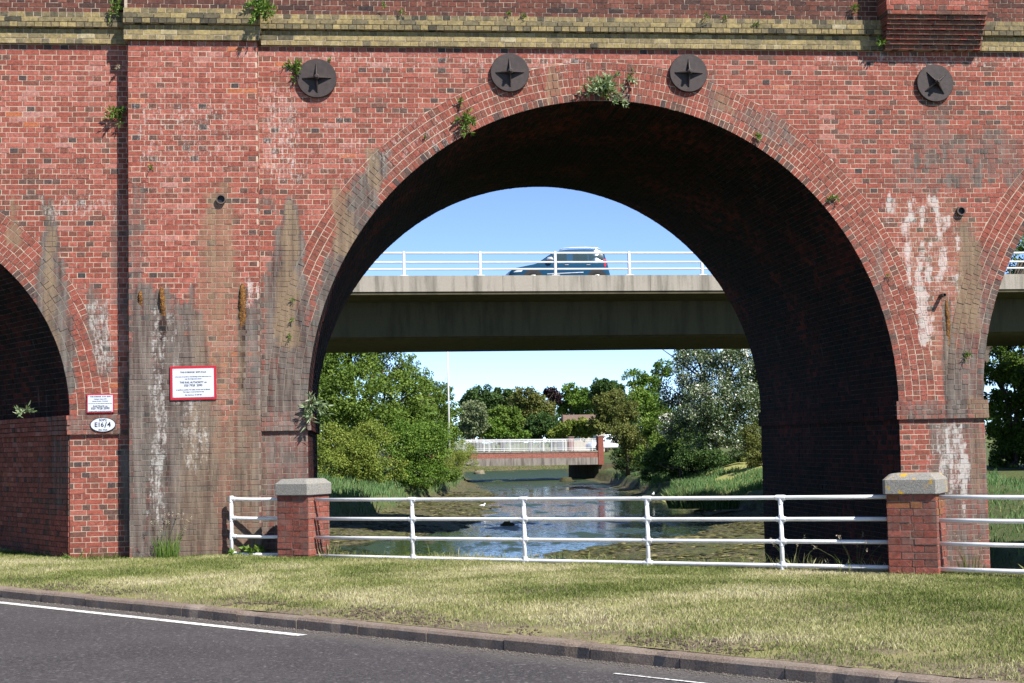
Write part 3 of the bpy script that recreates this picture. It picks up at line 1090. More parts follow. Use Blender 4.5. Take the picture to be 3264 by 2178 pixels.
for i in range(nz + 1):
    for k in range(nx + 1):
        V.append((PX0 + .007 + (PX1 - PX0 - .014) * k / nx, PY + .0040, -0.6 + (ZC + .6) * i / nz))
F = [(i * (nx + 1) + k, i * (nx + 1) + k + 1, (i + 1) * (nx + 1) + k + 1, (i + 1) * (nx + 1) + k) for i in range(nz) for k in range(nx)]
b0 = len(V)
V += mb.v
F += [tuple(q + b0 for q in f) for f in mb.f]
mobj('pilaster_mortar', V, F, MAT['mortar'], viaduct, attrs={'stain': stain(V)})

# --- cornice, parapet and deck
corn_b, para_b = Bricks(), Bricks()


def tone_stock():
    return min(1, max(0, random.gauss(0.55, 0.22)))


def tone_stock_top():
    return min(1, max(0, random.gauss(0.38, 0.2)))


def bands(x0, x1, dy):
    ck = lambda a, b, z, h: (5 if -9 < a < 7 else -50) + (3 if not h else 0) + random.random()
    z = ZC
    for i, (py, hdr, tf) in enumerate(((-.062, True, tone_stock), (-.060, False, tone_stock), (-.040, True, tone_stock),
                                       (-.122, True, tone_stock_top), (-.120, False, tone_stock_top), (-.104, True, tone_stock_top))):
        course(corn_b, x0 - (0.05 if dy else 0), x1 + (0.05 if dy else 0), z, z + 0.076, dy + py, hdr, back=0.2 if dy == 0 else 0.45, tonef=tf, off=0.05 * i, key=ck)
        z += 0.076
    for i in range(12):
        course(para_b, x0, x1, z, z + 0.0757, dy - 0.035, i % 2 == 0, back=0.06, off=HL / 2 if i % 2 else 0, tonef=tone_stock)
        z += 0.0757
    return z


for x0, x1, dy in ((-13.0, PX0, 0), (PX0, PX1, PY), (PX1, 13.0, 0)):
    ztop = bands(x0, x1, dy)
corn_b.build('cornice_brick', 'cornice_brickwork', MAT['stock'], viaduct, 300)
para_b.build('brick', 'parapet_brickwork', MAT['brown'], viaduct, 0)
mb = MB()
for x0, x1, dy in ((-16.0, PX0 - .06, 0), (PX0 - .04, PX1 + .04, PY), (PX1 + .06, 16.0, 0)):
    mb.box(x0, x1, dy - .036, 0.3, ZC + .006, ZC + .222)
    mb.box(x0, x1, dy - .054, 0.305, ZC + .007, ZC + .150)
    mb.box(x0, x1, dy - .098, 0.29, ZC + .232, ZC + .452)
    mb.box(x0, x1, dy - .028, 0.31, ZC + .45, ztop)
o = mb.obj('cornice_mortar', MAT['mortar'], viaduct)
setattrs(o.data, {'stain': np.tile((0.22, 0.1, 0.05, 0), (len(o.data.vertices), 1))})
MB().box(-16, 16, -0.12, 0.42, ztop, ztop + 0.14).box(PX0 - .06, PX1 + .06, PY - .12, -.13, ztop, ztop + .14).obj('coping', MAT['concrete_far'], viaduct)
MB().box(-16, 16, 0.31, DEEP - .4, ZC - .02, ZC + .5).box(-16, 16, DEEP - .4, DEEP + .03, ZC - .02, ztop).obj('deck', MAT['concrete_far'], viaduct)
# corbelled refuge at the top right
cb = Bricks()
for i in range(8):
    z0 = 7.335 + i * 0.0655
    yf = -0.10 - 0.043 * (i + 1)
    e = 0.008 * i
    course(cb, 4.33 - e, 5.84, z0, z0 + 0.0655, yf, i % 2 == 0, back=0.6, off=HL / 2 if i % 2 else 0, tonef=lambda: random.uniform(0.08, 0.42))
for i in range(10):
    z0 = 7.335 + (8 + i) * 0.0755 - 0.08
    course(cb, 4.26, 5.85, z0, z0 + 0.0755, -0.45, i % 2 == 0, back=0.7, off=HL / 2 if i % 2 else 0)
cb.build('brick', 'refuge_brickwork', MAT['brick'], viaduct, 0)
o = MB().box(4.27, 5.84, -0.443, 0.0, 7.86, ztop - .05).obj('refuge_core', MAT['mortar'], viaduct)
setattrs(o.data, {'stain': np.zeros((8, 4))})
mb = MB()
for i in range(8):
    z0 = 7.335 + i * 0.0655
    e = 0.008 * i
    mb.box(4.34 - e, 5.83, -0.10 - 0.043 * (i + 1) + .006, -.03, z0 + .004, z0 + .0615)
o = mb.obj('refuge_mortar', MAT['mortar'], viaduct)
setattrs(o.data, {'stain': np.tile((0.3, 0, 0, 0), (len(o.data.vertices), 1))})

# ------------------------------------------------------------------ iron-rich mineral crusts bulging from weep holes
t = NT('mineral_crust')
p = t.pos()
c = t.ramp(t.noise(p, 38, 5, .7), [(0.30, (0.035, 0.016, 0.008)), (0.5, (0.16, 0.065, 0.016)), (0.68, (0.34, 0.17, 0.03))])
MAT['crust'] = t.bsdf(c, 0.8, 0.3, 0, t.bump(t.noise(p, 60, 4, .7), 1.0, .02))


def crust(x0, y0, x1, y1, hw, Y, dep, label, sd):
    r_ = np.random.default_rng(sd)
    A_c, B_c = on_y(x0, y0, Y), on_y(x1, y1, Y)
    L_, w = A_c[2] - B_c[2], hw * KD * 22.3 / FPX
    nu, nv = 18, 11
    V, F = [], []
    for i in range(nu + 1):
        u_ = i / nu
        wid = w * (0.35 + 1.2 * u_ ** .6 * (1 - u_) ** .5 + .15 * r_.random())
        dp = dep * (math.sin(math.pi * min(1, u_ * 1.05 + .05)) ** .7) * (1 - .55 * u_)
        for k in range(nv):
            a_ = math.pi * k / (nv - 1)
            q_ = 1 + r_.uniform(-.28, .28)
            V.append(((B_c[0] - A_c[0]) * u_ - math.cos(a_) * wid * q_, .006 - math.sin(a_) * max(dp, .006) * q_, -L_ * u_ + r_.uniform(-.004, .004)))
    for i in range(nu):
        for k in range(nv - 1):
            F.append((i * nv + k, (i + 1) * nv + k, (i + 1) * nv + k + 1, i * nv + k + 1))
    o = mobj('mineral_crust', V, F, MAT['crust'], None, True, loc=(A_c[0], Y, A_c[2]))
    tag(o, label, 'mineral deposit', 'mineral crusts on the brickwork')


crust(371, 660, 374, 732, 6.5, PY, .085, 'orange mineral crust on the left half of the pilaster above the red bordered sign', 1)
crust(556, 652, 556, 752, 8, PY, .06, 'brown tapering mineral crust at the right edge of the pilaster', 2)
crust(322, 668, 322, 702, 5, PY, .05, 'small dark mineral crust at the left edge of the pilaster', 3)
crust(2172, 688, 2179, 795, 5.5, 0, .035, 'long orange mineral crust below the thin pipe between the arches', 4)

# ------------------------------------------------------------------ tie plates, drain pipes, signs
def tie_plate(px, py, rot, label):
    c = on_y(px, py, -0.05)
    root = empty('tie_plate', (c[0], -0.002, c[2]), label, 'tie plate', 'round iron tie plates on the spandrel')
    n, r = 40, 0.288
    V, F = [], []
    for rr, y in ((r * .97, 0.0), (r, -.02), (r, -.052), (r * .975, -.06)):
        V += [(rr * math.cos(2 * math.pi * i / n), y, rr * math.sin(2 * math.pi * i / n)) for i in range(n)]
    for k in range(3):
        F += [(k * n + i, k * n + (i + 1) % n, (k + 1) * n + (i + 1) % n, (k + 1) * n + i) for i in range(n)]
    F.append(tuple(range(3 * n, 4 * n)))
    auto_smooth(mobj('disc', V, F, MAT['iron'], root))
    for k in range(4):
        a = rot + k * math.pi / 2
        M = Matrix.Rotation(-a, 4, 'Y')
        V = [(0.0, -.062, -.022), (0.0, -.062, .022), (0.215, -.062, .008), (0.215, -.062, -.008), (0.0, -.16, -.012), (0.0, -.16, .012), (0.205, -.072, .003), (0.205, -.072, -.003)]
        F = [(0, 1, 2, 3), (4, 7, 6, 5), (0, 3, 7, 4), (1, 5, 6, 2), (2, 6, 7, 3), (0, 4, 5, 1)]
        mobj('rib', [M @ Vector(v) for v in V], F, MAT['iron'], root)
    mb = MB().tube([(0, -.06, 0), (0, -.165, 0), (0, -.17, 0)], [.045, .04, .03], 8)
    mb.tube([(0, -.165, 0), (0, -.205, 0)], [.024, .022], 6)
    mb.obj('hub_bolt', MAT['iron'], root)


tie_plate(727, 180, 0.03, 'round iron tie plate nearest the pilaster, with a leafy plant at its left edge')
tie_plate(1170, 167, 0.02, 'round iron tie plate on the arch ring, left of the crown')
tie_plate(1580, 168, -0.02, 'round iron tie plate on the arch ring, right of the crown plant')
tie_plate(2146, 191, 0.66, 'round iron tie plate with its cross turned diagonally, under the corbelled refuge')


def drain(px, py, Y, r, ln, label, droop=0.0):
    c = on_y(px, py, Y - ln)
    root = empty('drain_pipe', (c[0], Y, c[2]), label, 'drain pipe', 'drain pipes sticking out of the brickwork')
    n = 16
    V, F = [], []
    for rr, y, dz in ((r, 0.03, 0), (r, -ln, -droop), (r * .76, -ln, -droop), (r * .76, -.0, 0)):
        V += [(rr * math.cos(2 * math.pi * i / n), y, dz + rr * math.sin(2 * math.pi * i / n)) for i in range(n)]
    for k in range(3):
        F += [(k * n + i, k * n + (i + 1) % n, (k + 1) * n + (i + 1) % n, (k + 1) * n + i) for i in range(n)]
    auto_smooth(mobj('pipe', V, F, MAT['pipe'], root))
    mobj('bore', V[3 * n:] + [], [tuple(range(n))], MAT['sign_black'], root, loc=(0, -.012, 0))
    return root


drain(507, 457, PY, 0.070, 0.055, 'short clay drain pipe in the upper pilaster above the red bordered sign')
drain(2207, 484, 0, 0.068, 0.06, 'short clay drain pipe with moss in it, between the main and right arches')
drain(2168, 677, 0, 0.030, 0.16, 'thin dark pipe above an orange streak between the main and right arches')


def lettering(parent, body, x, z, size, y, mat, width=None, italic=0.0):
    cu = bpy.data.curves.new('lettering', 'FONT')
    cu.body = body
    cu.align_x = 'CENTER'
    cu.align_y = 'CENTER'
    cu.size = size
    cu.extrude = 0.0006
    cu.offset = size * 0.022
    cu.resolution_u = 3
    cu.materials.append(mat)
    f_ = bpy.data.objects.new('lettering_curve', cu)
    COL.objects.link(f_)
    bpy.context.view_layer.update()
    me = bpy.data.meshes.new_from_object(f_.evaluated_get(bpy.context.evaluated_depsgraph_get()))
    bpy.data.objects.remove(f_)
    bpy.data.curves.remove(cu)
    me.name = 'lettering'
    o = bpy.data.objects.new('lettering', me)
    COL.objects.link(o)
    o.parent = parent
    o.rotation_euler = (math.pi / 2, 0, 0)
    o.location = (x, y, z)
    if width:
        vx = [v.co.x for v in me.vertices]
        if vx:
            s = width / (max(vx) - min(vx))
            o.scale = (s, min(1.25, max(.85, s)), 1)
    return o


def sign(x0, x1, z0, z1, Y, border, lines, label, tilt=0.0):
    cx, cz = (x0 + x1) / 2, (z0 + z1) / 2
    w, h = (x1 - x0) / 2, (z1 - z0) / 2
    root = empty('notice_sign', (cx, Y, cz), label, 'sign')
    root.rotation_euler = (0, tilt, 0)
    MB().box(-w, w, -.018, 0.0, -h, h, bev=.003).obj('backing_board', MAT['sign_red'], root)
    MB().box(-w + border, w - border, -.021, -.0185, -h + border, h - border).obj('panel', MAT['sign_white'], root)
    for sx in (-1, 1):
        for sz in (-1, 1):
            MB().tube([(sx * (w - border - .012), -.020, sz * (h - border - .012)), (sx * (w - border - .012), -.0235, sz * (h - border - .012))], .004, 8).obj('screw', MAT['iron'], root)
    for txt, fz, sz, wd in lines:
        lettering(root, txt, 0, h - fz * 2 * h, sz, -.0222, MAT['sign_black'], wd * 2 * w)


a, b = on_y(390, 841, PY - .02), on_y(497, 917, PY - .02)
sign(a[0], b[0], b[2], a[2], PY - .004, 0.036, [
    ('THIS IS BRIDGE  SDP2 E16/4', 0.185, .034, .56), ('in the event of a partial or total blockage of the watercourse at or', 0.315, .019, .79),
    ('near this bridge please phone', 0.38, .019, .36), ('THE RAIL AUTHORITY on', 0.485, .043, .58), ('020 7928  2090', 0.575, .043, .39),
    ('as quickly as possible. The safety of trains may be affected.', 0.70, .019, .73), ('This bridge is owned by Network Rail', 0.765, .019, .45), ('Map Reference  SU 589 063', 0.855, .019, .36)],
     'large white notice with thick red border on the pilaster', -0.006)
a, b = on_y(199, 905, -.02), on_y(262, 948, -.02)
sign(a[0], b[0], b[2] + .004, a[2], -.012, 0.017, [
    ('THIS IS BRIDGE   E16/4  SDP2', 0.14, .024, .76), ('Wallington Viaduct (A27)', 0.27, .018, .47), ('between Fareham - Portchester', 0.38, .018, .58),
    ('In the event of any road vehicle striking this bridge please phone', 0.50, .011, .86), ('RAILTRACK on', 0.645, .032, .52), ('020 7928 2090', 0.765, .036, .67),
    ('as quickly as possible. The safety of trains may be affected', 0.91, .012, .80)],
     'small white notice with thin chipped red border on the left pier')
c = (on_y(208, 961, -.07) + on_y(264, 989, -.07)) / 2
root = empty('bridge_number_plate', (c[0], -.052, c[2]), 'oval white plate with black rim below the small red bordered notice', 'sign')
for nm, rx, rz, y0, y1, mt in (('rim', .178, .104, 0, -.012, 'sign_black'), ('face', .168, .095, -.012, -.0145, 'sign_white')):
    n = 40
    V = [(rx * math.cos(2 * math.pi * i / n), y, rz * math.sin(2 * math.pi * i / n)) for y in (y0, y1) for i in range(n)]
    F = [(i, (i + 1) % n, n + (i + 1) % n, n + i) for i in range(n)] + [tuple(range(n, 2 * n))]
    mobj(nm, V, F, MAT[mt], root)
lettering(root, 'SDP2', 0, .066, .044, -.0155, MAT['sign_black'], .105)
lettering(root, 'E16', -.052, -.002, .105, -.0155, MAT['sign_black'], .125)
lettering(root, '/', .038, -.006, .12, -.0155, MAT['sign_black'], .036)
lettering(root, '4', .085, -.002, .105, -.0155, MAT['sign_black'], .05)
lettering(root, '85m 33ch', 0, -.073, .030, -.0155, MAT['sign_black'], .12)

# ------------------------------------------------------------------ ground: verge, kerb, road
KO, KU = np.array((-7.99, -3.30)), np.array((0.654, -0.757))
KN = np.array((0.757, 0.654))           # towards the wall


def kdist(x, y):
    return (x - KO[0]) * KN[0] + (y - KO[1]) * KN[1]


def vz(x, y):
    d = kdist(x, y)
    return -0.10 + 0.085 * sstep(0, 3.2, d) + (fbm(x * 1.3, y * 1.3, 41) - 0.5) * 0.05 * sstep(0.0, 0.5, d) + 0.02 * sstep(0.05, 0.4, d)


Bpts = [(-12.2, 7.7), (-7.74, 0.02), (-5.0, 0.05), (-4.25, -0.42), (2.75, -6.02), (10.0, -11.8)]
Kpts = [KO + KU * s for s in (-10.7, -2.5, 0.25, 1.45, 9.9, 19.8)]
GV, GF = [], []
grid = []
NT_ = 22
for i in range(5):
    n = (10, 12, 5, 44, 24)[i]
    for k in range(n + (1 if i == 4 else 0)):
        s = k / n
        B = np.array(Bpts[i]) * (1 - s) + np.array(Bpts[i + 1]) * s
        K = Kpts[i] * (1 - s) + Kpts[i + 1] * s + KN * 0.10
        grid.append([K * (1 - q / NT_) + B * (q / NT_) for q in range(NT_ + 1)])
grid = np.array(grid)
gz = vz(grid[..., 0], grid[..., 1])
VV = np.concatenate([grid, gz[..., None]], 2)
na, nb = VV.shape[:2]
V = [tuple(v) for v in VV.reshape(-1, 3)]
F = [(i * nb + k, (i + 1) * nb + k, (i + 1) * nb + k + 1, i * nb + k + 1) for i in range(na - 1) for k in range(nb - 1)]
base = len(V)
V += [(*VV[i, -1][:2], -3.0) for i in range(na)]
F += [(i * nb + nb - 1, (i + 1) * nb + nb - 1, base + i + 1, base + i) for i in range(na - 1)]
tag(mobj('verge', V, F, MAT['soil'], smooth=True), kind='structure')
# grass of the verge
P00, P10, P01, P11 = VV[:-1, :-1], VV[1:, :-1], VV[:-1, 1:], VV[1:, 1:]
area = np.linalg.norm(np.cross(P10 - P00, P01 - P00), axis=2)
cx_ = P00[..., 0]
pxx = to_px(P00.reshape(-1, 3))[0].reshape(cx_.shape)
wgt = area * ((pxx > -260) & (pxx < 2700))
NB = 300000
idx = rng.choice(wgt.size, NB, p=(wgt / wgt.sum()).ravel())
ii, kk = np.unravel_index(idx, wgt.shape)
u, v = rng.random((2, NB, 1))
B0 = P00[ii, kk] * (1 - u) * (1 - v) + P10[ii, kk] * u * (1 - v) + P01[ii, kk] * (1 - u) * v + P11[ii, kk] * u * v
dk = kdist(B0[:, 0], B0[:, 1])
soil = fbm(B0[:, 0] * 0.9, B0[:, 1] * 0.9, 60)
sx_ = to_px(B0)[0]
bare = sstep(1.25, 0.2, dk + (fbm(B0[:, 0] * 3, B0[:, 1] * 3, 61) - .5) * 1.1) * np.interp(sx_, [0, 350, 1250, 1600, 2300], [0.45, 0.80, 0.95, 0.62, 0.40])
bare = np.maximum(bare, 0.85 * sstep(0.62, 0.75, fbm(B0[:, 0] * 1.8, B0[:, 1] * 1.8, 77)) * sstep(2.2, .8, dk))
keep = rng.random(NB) > bare
B0, dk, soil = B0[keep], dk[keep], soil[keep]
NB = len(B0)
backd = np.interp(B0[:, 0], [-12, -7.7, -5, -4.25, 2.75, 10], [7.7, 0, 0, -.42, -6.02, -11.8]) - B0[:, 1]
hgt = rng.uniform(0.011, 0.033, NB) * (0.75 + 0.9 * soil)
edge = sstep(0.28, 0.04, backd) * (rng.random(NB) < 0.40)
hgt *= 1 + edge * rng.uniform(0.5, 3.6, NB) * (rng.random(NB) < .55)
ang = rng.uniform(0, 2 * math.pi, NB)
wd = rng.uniform(0.002, 0.0042, NB)
lean = rng.uniform(0.2, 1.1, NB) * hgt
la = rng.uniform(0, 2 * math.pi, NB)
side = np.stack([np.cos(ang), np.sin(ang), 0 * ang], 1) * wd[:, None]
tip = B0 + np.stack([np.cos(la) * lean, np.sin(la) * lean, hgt], 1)
mid = B0 * 0.5 + tip * 0.5 + np.stack([0 * la, 0 * la, hgt * 0.16], 1)
B0 = B0 - np.array((0, 0, 0.006))
GVt = np.stack([B0 - side, B0 + side, mid + side * .8, tip, mid - side * .8], 1).reshape(-1, 3)
dry = fbm(B0[:, 0] * 0.55, B0[:, 1] * 0.75, 90, 4)
tone = np.clip(0.50 + (dry - 0.5) * 1.7 + (fbm(B0[:, 0] * 2.6, B0[:, 1] * 2.6, 95) - .5) * .5 + rng.normal(0, 0.17, NB) - 0.16 * sstep(1.0, .3, dk) - .1 * edge, 0, 1)
o = mobj('verge_grass', GVt, np.arange(NB * 5).reshape(-1, 5), MAT['grass'], attrs={'tone': np.repeat(tone, 5)})
tag(o, 'short dry mown grass covering the roadside verge', 'grass', kind='stuff')

# kerb of single stones
kerb = empty('kerb', (0, 0, 0), kind='structure')
s = -9.0
kr = random.Random(3)
while s < 22:
    ln = kr.uniform(0.88, 0.94)
    c = KO + KU * (s + ln / 2)
    d0, d1, zb, zt = -0.0, 0.125, -0.40, -0.10 + kr.uniform(-.006, .006)
    prof = [(d0, zb), (d0 - .004, zt - .035), (d0 + .012, zt - .012), (d0 + .035, zt), (d1, zt + .002), (d1, zb)]
    L = ln / 2 - 0.005
    V, F = [], []
    nseg = 7
    for q in range(nseg + 1):
        x = -L + 2 * L * q / nseg
        jj = kr.uniform(-.004, .004)
        chip = kr.uniform(0.008, 0.022) if kr.random() < 0.16 else 0
        for j, (dd, zz_) in enumerate(prof):
            V.append((x, dd + (jj + chip if j in (1, 2, 3) else 0), zz_ - (chip * .8 if j in (2, 3) else 0)))
    np_ = len(prof)
    for q in range(nseg):
        for j in range(np_):
            F.append((q * np_ + j, q * np_ + (j + 1) % np_, (q + 1) * np_ + (j + 1) % np_, (q + 1) * np_ + j))
    F += [tuple(range(np_ - 1, -1, -1)), tuple(range(nseg * np_, (nseg + 1) * np_))]
    o = mobj('kerbstone', V, F, MAT['kerb'], kerb, loc=(c[0], c[1], 0))
    o.rotation_euler = (0, kr.uniform(-.004, .004), math.atan2(KU[1], KU[0]) + kr.uniform(-.006, .006))
    s += ln
RZ = -0.22
A_, B_ = KO + KU * -60 + KN * .05, KO + KU * 60 + KN * .05
V = []
F = []
nn = 60
for i in range(nn + 1):
    P = A_ + (B_ - A_) * i / nn
    for d in (0, -1, -4, -10, -14):
        Q = P + KN * d
        V.append((Q[0], Q[1], RZ + (0.03 * sstep(0, 5, -d) if d > -9 else .03)))
for i in range(nn):
    for k in range(4):
        F.append((i * 5 + k + 1, (i + 1) * 5 + k + 1, (i + 1) * 5 + k, i * 5 + k))
tag(mobj('road', V, F, MAT['asphalt'], smooth=True), kind='structure')


def road_z(d):
    return RZ + 0.03 * float(sstep(0, 5, -d)) + 0.005


def road_line(s0, s1, d0, d1, name, lab=None):
    V, F = [], []
    n = max(2, int((s1 - s0) / .25))
    for i in range(n + 1):
        for d in (d0, d1):
            P = KO + KU * (s0 + (s1 - s0) * i / n) + KN * d
            V.append((P[0], P[1], np.interp(-d, [-.05, .95, 3.95], [RZ, RZ + 0.03 * float(sstep(0, 5, 1)), RZ + .03 * float(sstep(0, 5, 4))]) + 0.006))
    F = [(2 * i + 1, 2 * i + 3, 2 * i + 2, 2 * i) for i in range(n)]
    tag(mobj(name, V, F, MAT['paint']), kind='structure')


road_line(-12, 6.03, -0.255, -0.375, 'road_marking')
q0, q1 = on_z(1407, 1546, -.215), on_z(1640, 1569, -.215)
s0_, s1_ = (q0[:2] - KO) @ KU, (q1[:2] - KO) @ KU
d0_ = ((q0[:2] - KO) @ KN + (q1[:2] - KO) @ KN) / 2
road_line(s0_, s1_ + 1.5, d0_, d0_ - .035, 'worn_road_marking')
NC = 5200
sc_ = rng.uniform(-1.5, 14, NC)
dc_ = .14 + np.abs(rng.normal(0, .32, NC))
pc_ = KO[None] + KU[None] * sc_[:, None] + KN[None] * dc_[:, None]
kp = fbm(pc_[:, 0] * 1.4, pc_[:, 1] * 1.4, 61) > .44
pc_ = pc_[kp]
NC = len(pc_)
rc_ = rng.uniform(.006, .022, NC) * rng.uniform(.5, 1.2, NC)
o8 = np.array([(1, 0, 0), (0, 1, 0), (-1, 0, 0), (0, -1, 0), (0, 0, .7), (0, 0, -.7)])
f8 = np.array([(0, 1, 4), (1, 2, 4), (2, 3, 4), (3, 0, 4), (1, 0, 5), (2, 1, 5), (3, 2, 5), (0, 3, 5)])
V = (o8[None] * rc_[:, None, None] * rng.uniform(.6, 1.4, (NC, 6, 1)) + np.stack([pc_[:, 0], pc_[:, 1], vz(pc_[:, 0], pc_[:, 1]) + .004], 1)[:, None]).reshape(-1, 3)
F = (f8[None] + (np.arange(NC) * 6)[:, None, None]).reshape(-1, 3)
tag(mobj('soil_clods', V, F, simple('soil_clod', (0.095, 0.072, 0.056), 0.95, 0.1, var=0.45, scale=20)), 'crumbled brown soil along the kerb edge of the verge', 'soil', kind='stuff')
# gutter gravel
NG = 3600
sg = rng.uniform(-2, 15, NG)
dg = -np.abs(rng.normal(0, 0.085, NG)) - .004
pg = KO[None] + KU[None] * sg[:, None] + KN[None] * dg[:, None]
rg = rng.uniform(.003, .011, NG)
oct_ = np.array([(1, 0, 0), (0, 1, 0), (-1, 0, 0), (0, -1, 0), (0, 0, .7), (0, 0, -.7)])
of = np.array([(0, 1, 4), (1, 2, 4), (2, 3, 4), (3, 0, 4), (1, 0, 5), (2, 1, 5), (3, 2, 5), (0, 3, 5)])
V = (oct_[None] * rg[:, None, None] * rng.uniform(.7, 1.3, (NG, 6, 1)) + np.concatenate([pg, np.full((NG, 1), RZ + .004)], 1)[:, None]).reshape(-1, 3)
F = (of[None] + (np.arange(NG) * 6)[:, None, None]).reshape(-1, 3)
tag(mobj('gutter_gravel', V, F, MAT['gravel']), 'loose pale gravel lying in the gutter along the kerb', 'gravel', kind='stuff')


# ------------------------------------------------------------------ river bed, banks, water
ZW = -2.45
CY = np.array([-30, 8, 16, 25, 33, 37, 46, 51, 67, 80, 100, 118, 150, 172, 186, 260])
CLft = np.array([-4.2, -4.0, -3.9, -4.3, -3.6, -0.6, 2.3, 2.9, 4.6, 6.2, 7.2, 7.9, 9.5, 11, 40, 90])
CRgt = np.array([0.5, 0.2, 0.4, 1.6, 8.6, 10.2, 12.0, 12.6, 13.6, 14.6, 16.4, 18.2, 21, 24, 70, 120])
BWL = np.array([1.0, 1.0, 1.5, 3.0, 5.0, 5.6, 5.6, 5.4, 4.6, 3.6, 2.0, 1.0, 1.0, 1.0, 1.0, 1.0])
BWR = np.array([9.5, 9.5, 10, 9.5, 5.2, 4.4, 2.6, 2.0, 1.2, 1.2, 1.2, 1.0, 1.0, 1.0, 1.0, 1.0])

SC_ = (CAM[2] - ZW) / (CAM[2] + 1.95)
CLft, CRgt = CAM[0] + (CLft - CAM[0]) * SC_, CAM[0] + (CRgt - CAM[0]) * SC_
CY = CAM[1] + (CY - CAM[1]) * SC_


def terrain(x, y):
    l, r = np.interp(y, CY, CLft), np.interp(y, CY, CRgt)
    wob = (fbm(x * .5, y * .5, 101) - .5) * 1.6
    dl, dr = l - x + wob, x - r + wob
    d = np.maximum(dl, dr)
    bw = np.where(dl > dr, np.interp(y, CY, BWL), np.interp(y, CY, BWR))
    z = np.where(d < 0, ZW - .02 - 0.22 * np.clip(-d, 0, 1.5), ZW - .02 + 0.085 * np.clip(d, 0, 6))
    z = z + (fbm(x * .8, y * .8, 111) - .5) * 0.16 + (fbm(x * 2.6, y * 2.6, 113) - .5) * 0.07
    z = z + 0.85 * sstep(0, 0.7, d - bw) + 0.9 * sstep(0.8, 6.0, d - bw)
    near = sstep(6.5, 1.0, y) * 0
    # in front of the fence line keep the bed below the verge
    return z + near


xs = np.concatenate([np.linspace(-60, -14, 20), np.linspace(-12, 26, 110), np.linspace(28, 90, 26)])
ys = np.concatenate([np.linspace(-14, 10, 40), np.linspace(10.5, 90, 170), np.linspace(92, 280, 70)])
gx, gy = np.meshgrid(xs, ys)
gzz = terrain(gx, gy)
fence_y = np.interp(gx, [-12, -7.7, -5, -4.25, 2.75, 10, 30], [7.7, 0, 0, -.42, -6.02, -11.8, -28])
gzz = np.where(gy < fence_y + .3, np.minimum(gzz, -1.2), gzz)
gzz = np.where((gx < -4.5) & (gy < 9), np.minimum(gzz, -1.0), gzz)
gzz = np.where((gx < -6) & (gy < 30), np.minimum(gzz, -0.6), gzz)
V = np.stack([gx, gy, gzz], 2).reshape(-1, 3)
nyy, nxx = gx.shape
I = np.arange(nyy * nxx).reshape(nyy, nxx)
F = np.stack([I[:-1, :-1], I[:-1, 1:], I[1:, 1:], I[1:, :-1]], 2).reshape(-1, 4)
tag(mobj('river_bed', V, F, MAT['mud'], smooth=True), kind='structure')
tag(mobj('river_water', [(-60, -14, ZW), (90, -14, ZW), (90, 400, ZW), (-60, 400, ZW)], [(0, 1, 2, 3)], MAT['water']), kind='structure')
tag(mobj('ground', [(-3000, -60, -3.2), (3000, -60, -3.2), (3000, 4000, -3.2), (-3000, 4000, -3.2)], [(0, 1, 2, 3)], MAT['earth']), kind='structure')
tag(mobj('far_field', [(-300, 262, -.9), (400, 262, -.9), (1500, 2500, 2), (-1500, 2500, 2)], [(0, 1, 2, 3)], MAT['earth']), kind='structure')


